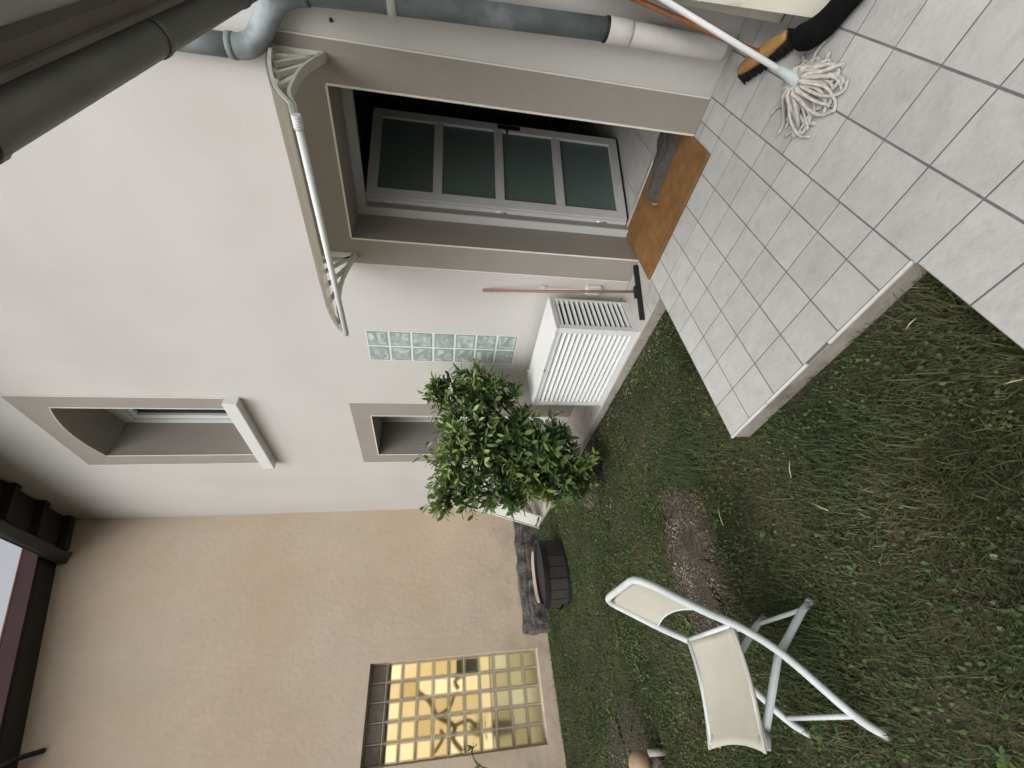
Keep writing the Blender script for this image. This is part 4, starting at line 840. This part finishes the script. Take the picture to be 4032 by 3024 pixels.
for (s, e, z) in twigs:
    n = random.randint(7, 10); ax = (e-s).normalized(); ref = Vector((0,0,1)) if abs(ax.z) < 0.9 else Vector((1,0,0)); u = ax.cross(ref).normalized(); v = ax.cross(u)
    big = 1.0 if z > 0.9 else 1.25
    for k in range(n):
        t = 0.12 + 0.9*k/(n-1); g = k*2.4 + random.uniform(-0.4, 0.4); out = u*math.cos(g) + v*math.sin(g); d = (ax*random.uniform(0.55, 1.0) + out*random.uniform(0.6, 1.0) + Vector((0,0,random.uniform(-0.1, 0.25)))).normalized()
        a = s + (e-s)*t; up = (Vector((0,0,1)) + ax*0.5 + Vector((random.uniform(-.5,.5), random.uniform(-.5,.5), 0))).normalized()
        ln = random.uniform(0.062, 0.098)*big; wd = ln*random.uniform(0.30, 0.46)
        if (a + d*ln).y > -0.02: continue
        cand.append((a, d, up, ln, wd))
campos = Vector((6.579, -2.792, 1.589)); mid_ = Vector((3.25, -0.8, 0.9)); vdir = (campos-mid_).normalized()
cand.sort(key=lambda c: -((c[0]-mid_).dot(vdir)) - 0.12*random.random()*1.0)
NI = 290
leaf_meshes = []
for k in range(8):
    me = bpy.data.meshes.new('leaf'); rr = random.uniform(0.31, 0.42); me.from_pydata([tuple(v) for v in leaf_verts(Vector((0,0,0)), Vector((1,0,0)), Vector((0,0,1)), 1.0, rr, random.uniform(0.1, 0.4), random.uniform(0.05, 0.3))], [], LF); me.polygons.foreach_set('use_smooth', [True]*len(LF)); leaf_meshes.append(me)
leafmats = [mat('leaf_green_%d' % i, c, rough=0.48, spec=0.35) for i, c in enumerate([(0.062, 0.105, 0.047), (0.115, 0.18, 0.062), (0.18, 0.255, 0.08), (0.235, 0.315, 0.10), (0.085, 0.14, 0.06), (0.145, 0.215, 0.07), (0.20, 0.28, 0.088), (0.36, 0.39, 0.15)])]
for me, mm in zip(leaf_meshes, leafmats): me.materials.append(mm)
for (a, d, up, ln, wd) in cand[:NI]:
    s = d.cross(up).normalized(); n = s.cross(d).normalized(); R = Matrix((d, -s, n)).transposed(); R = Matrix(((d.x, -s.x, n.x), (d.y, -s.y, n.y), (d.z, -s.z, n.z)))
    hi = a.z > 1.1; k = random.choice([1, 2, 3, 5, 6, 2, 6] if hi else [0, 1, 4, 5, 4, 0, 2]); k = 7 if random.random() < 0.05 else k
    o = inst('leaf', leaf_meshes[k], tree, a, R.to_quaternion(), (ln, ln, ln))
V = []; F = []
for (a, d, up, ln, wd) in cand[NI:]:
    b0 = len(V); V += [tuple(q) for q in leaf_verts(a, d, up, ln, wd, random.uniform(0.1, 0.4), random.uniform(0.0, 0.3))]; F += [tuple(b0+i for i in f) for f in LFT]
np_mesh('crown', V, F, M['leaf'], tree, 'stuff', True)

# small climbing sprig at the picture's left edge, in front of the lit window
sp = thing('wall_sprig', 'thin dark sprig of leaves at the edge of the lit window', 'plant', (0.18, -3.28, 0))
tube('stem', M['bark'], sp, smoothpath([(0.18, -3.30, -0.02), (0.17, -3.26, 0.55), (0.16, -3.18, 1.0), (0.15, -3.05, 1.12), (0.15, -2.99, 1.10)], 5), 0.006, 6)
leafy(sp, (0.15, -3.00, 1.09), 26, 0.05, 'foliage', M['leaf'], 0.06); leafy(sp, (0.16, -3.17, 1.02), 18, 0.05, 'foliage', M['leaf'], 0.06)

# ------------------------------------------------------------------ grass, clover, pebbles, litter
def on_lawn(px, py):
    ok = (px > 0.03) & (py < -0.515) & ~((px > 4.845) & (py > -1.722)) & (px < 5.978)
    ok &= (((px-1.21)/0.235)**2 + ((py+1.40)/0.395)**2 > 1) & (((px-0.79)/0.165)**2 + ((py+1.33)/0.33)**2 > 1)
    ok &= ~((px < 0.24) & (py > -1.9)); ok &= ~((px > 4.85) & (py > -1.745) & (np.sin(px*23) > -0.4))
    return ok
polys = [dense(GP, 8, 0.06), dense(GP2, 8, 0.06), dense(GP3, 8, 0.06)]
def thin(px, py, keep):
    g = np.zeros(len(px), bool)
    for P in polys: g |= inside(px, py, P)
    n1 = np.array([noise.noise((x*1.7, y*1.7, 0.0)) + 0.6*noise.noise((x*4.5, y*4.5, 3.0)) for x, y in zip(px, py)])
    pr_ = np.clip(0.72 + 0.75*n1, 0.12, 1.0); pr_[g & (n1 < 0.45)] = 0.05; pr_[g & (n1 >= 0.45)] *= 0.5; g3 = inside(px, py, polys[2]); pr_[g3] = np.maximum(pr_[g3], 0.35)
    return RNG.random_sample(len(px)) < pr_*keep, n1
def scatter(n, x0, x1, y0, y1, dens):
    px = RNG.uniform(x0, x1, n); py = RNG.uniform(y0, y1, n); ok = on_lawn(px, py); px, py = px[ok], py[ok]
    d = np.hypot(px-6.58, py+2.79); k = dens(d); t, n1 = thin(px, py, k); return px[t], py[t], d[t], n1[t]
px, py, dd, n1 = scatter(380000, 0.03, 5.98, -4.3, -0.515, lambda d: np.clip(1.15 - 0.16*d, 0.30, 1.0))
N = len(px); pz = lawn_z(px, py) - 0.004
ln = (0.014 + 0.062*RNG.random_sample(N)**1.8)*0.80*(1 + 0.5*np.clip(n1, -0.6, 1)) * np.where(dd < 2.6, 1.25, 0.85) * np.where(RNG.random_sample(N) < 0.06, 1.7, 1.0)
edge = ((py > -1.79) & (px > 4.80)) | ((px > 5.92) & (py < -1.7)) | ((px > 4.79) & (py > -1.75)); ln = np.where(edge, ln*RNG.uniform(0.8, 1.5, N), ln); front = (py > -1.80) & (px > 4.87); ln = np.where(front & (RNG.random_sample(N) < 0.8), ln*0.6, ln)
th = np.array([3.2*noise.noise((x*1.3, y*1.3, 7.0)) + 1.4*noise.noise((x*6, y*6, 2.0)) for x, y in zip(px, py)]) + RNG.normal(0, 1.25, N) + 3.6; lean = np.clip(RNG.normal(0.72, 0.32, N), 0.1, 1.3); wd = RNG.uniform(0.0012, 0.0028, N)
dxy = np.stack([np.cos(th), np.sin(th)], -1); sx = -dxy[:, 1]; sy = dxy[:, 0]
def pt(t, side):
    bend = lean*(0.35+0.65*t); h = ln*t*np.cos(bend); o = ln*t*np.sin(bend); w_ = wd*(1-0.35*t)*side
    return np.stack([px + dxy[:, 0]*o + sx*w_, py + dxy[:, 1]*o + sy*w_, pz + h], -1)
Vg = np.stack([pt(0, 1), pt(0, -1), pt(0.55, 1), pt(0.55, -1), pt(1.0, 0)], 1).reshape(-1, 3); b0 = np.arange(N)[:, None]*5
Fg = np.concatenate([b0 + [0, 1, 3], b0 + [0, 3, 2], b0 + [2, 3, 4]], 0)
g = np_mesh('grass', Vg, Fg, M['grass'], None, 'stuff'); tag(g, 'patchy dark green lawn grass with dry straw blades', 'grass')
# clover and low broad leaves
px, py, dd, n1 = scatter(120000, 0.03, 5.98, -4.2, -0.515, lambda d: np.clip(0.35 + 0.09*d, 0.3, 0.8)); keep = n1 < 0.35; px, py = px[keep], py[keep]; N = len(px)
pz = lawn_z(px, py) + RNG.uniform(0.002, 0.026, N); r = RNG.uniform(0.004, 0.0095, N); th = RNG.uniform(0, 6.283, N); tl = RNG.normal(0, 0.45, (N, 2)); Vc = []
for k in range(5):
    a = th + k*2*math.pi/5; ex, ey = np.cos(a)*r, np.sin(a)*r*0.8; Vc.append(np.stack([px+ex, py+ey, pz + ex*tl[:, 0] + ey*tl[:, 1]], -1))
Vc = np.stack(Vc, 1).reshape(-1, 3); b0 = np.arange(N)[:, None]*5; Fc = np.concatenate([b0+[0,1,2], b0+[0,2,3], b0+[0,3,4]], 0)
c_ = np_mesh('clover', Vc, Fc, M['clover'], None, 'stuff'); tag(c_, 'low clover and broad weeds among the lawn grass', 'clover')
# broad-leaved weed rosettes
px, py, dd, n1 = scatter(900, 0.1, 5.2, -3.6, -0.55, lambda d: np.full_like(d, 0.42)); V = []; F = []
for x, y in zip(px, py):
    z = float(lawn_z(x, y)) + 0.006; nl = RNG.randint(4, 8); a0 = RNG.uniform(0, 6.28); sz = RNG.uniform(0.018, 0.045)
    for k in range(nl):
        a = a0 + 6.283*k/nl + RNG.uniform(-.3, .3); b0 = len(V); V += [tuple(q) for q in leaf_verts(Vector((x, y, z)), Vector((math.cos(a), math.sin(a), RNG.uniform(0.2, 0.9))).normalized(), Vector((0, 0, 1)), sz*RNG.uniform(0.7, 1.2), sz*0.42, 0.2, 0.3)]; F += [tuple(b0+i for i in f) for f in LFT]
o = np_mesh('weeds', V, F, M['clover'], None, 'stuff', True); tag(o, 'broad-leaved weed rosettes scattered through the lawn', 'weeds')
# pebbles
def pebbles(name, label, regions):
    V = []; F = []
    t = (1+5**0.5)/2; ico = np.array([(-1,t,0),(1,t,0),(-1,-t,0),(1,-t,0),(0,-1,t),(0,1,t),(0,-1,-t),(0,1,-t),(t,0,-1),(t,0,1),(-t,0,-1),(-t,0,1)])/math.sqrt(1+t*t)
    fi = np.array([(0,11,5),(0,5,1),(0,1,7),(0,7,10),(0,10,11),(1,5,9),(5,11,4),(11,10,2),(10,7,6),(7,1,8),(3,9,4),(3,4,2),(3,2,6),(3,6,8),(3,8,9),(4,9,5),(2,4,11),(6,2,10),(8,6,7),(9,8,1)])
    for poly, n, s0, s1 in regions:
        P = np.array(poly); lo, hi = P.min(0), P.max(0); x = RNG.uniform(lo[0], hi[0], n); y = RNG.uniform(lo[1], hi[1], n); k = inside(x, y, poly) & on_lawn(x, y); x, y = x[k], y[k]
        for xx, yy in zip(x, y):
            s = RNG.uniform(s0, s1)*(1.8 if RNG.random_sample() < 0.05 else 1); sc = s*RNG.uniform(0.6, 1.2, 3); q = ico*(1+RNG.uniform(-.18,.18,(12,1)))*sc; a = RNG.uniform(0, 6.28); ca, sa = math.cos(a), math.sin(a)
            q = np.stack([q[:,0]*ca-q[:,1]*sa, q[:,0]*sa+q[:,1]*ca, q[:,2]*0.7], -1) + (xx, yy, float(lawn_z(xx, yy)) + 0.012)
            F.append(fi + len(V)*12); V.append(q)
    o = np_mesh(name, np.concatenate(V), np.concatenate(F), M['pebble'], None, 'stuff', True); tag(o, label, 'gravel'); return o
pebbles('gravel', 'brownish gravel scattered in bare patches of the lawn', [(polys[0], 4200, 0.0035, 0.008), (polys[1], 2200, 0.006, 0.014), (polys[2], 1500, 0.004, 0.009), ([(2.3,-0.55),(4.75,-0.55),(4.75,-0.66),(2.3,-0.75)], 500, 0.005, 0.012)])
# straw litter, single bits that catch the eye
lit = MB()
for (x, y, l_, a) in ((5.80, -1.853, 0.05, 0.1), (5.88, -2.172, 0.045, -0.4), (5.05, -2.05, 0.08, 0.9), (5.15, -2.25, 0.07, 2.3), (4.45, -2.05, 0.11, 1.2), (3.05, -1.35, 0.05, 0.5), (3.12, -1.31, 0.05, 1.9), (3.0, -1.30, 0.04, 2.7)):
    z = float(lawn_z(x, y)) + 0.045; dv = Vector((math.cos(a), math.sin(a), 0.1)); lit.tube([Vector((x,y,z)), Vector((x,y,z))+dv*l_*0.5+Vector((0,0,.006)), Vector((x,y,z))+dv*l_], [0.0022, 0.003, 0.0012], 5)
o = lit.build('straw', mat('straw', (0.42, 0.36, 0.22), rough=0.8), None, 'stuff'); tag(o, 'pale dry straw bits lying on the grass', 'straw')
V = [Vector((5.549+random.uniform(-.009,.009), -2.556+random.uniform(-.009,.009), -0.035+random.uniform(-.008,.012))) for _ in range(12)]
b = MB()
for i in range(0, 12, 3): b.add(V[i:i+3], [(0,1,2)])
o = b.build('paper_scrap', M['white']); tag(o, 'tiny crumpled white paper scrap in the near grass', 'scrap')
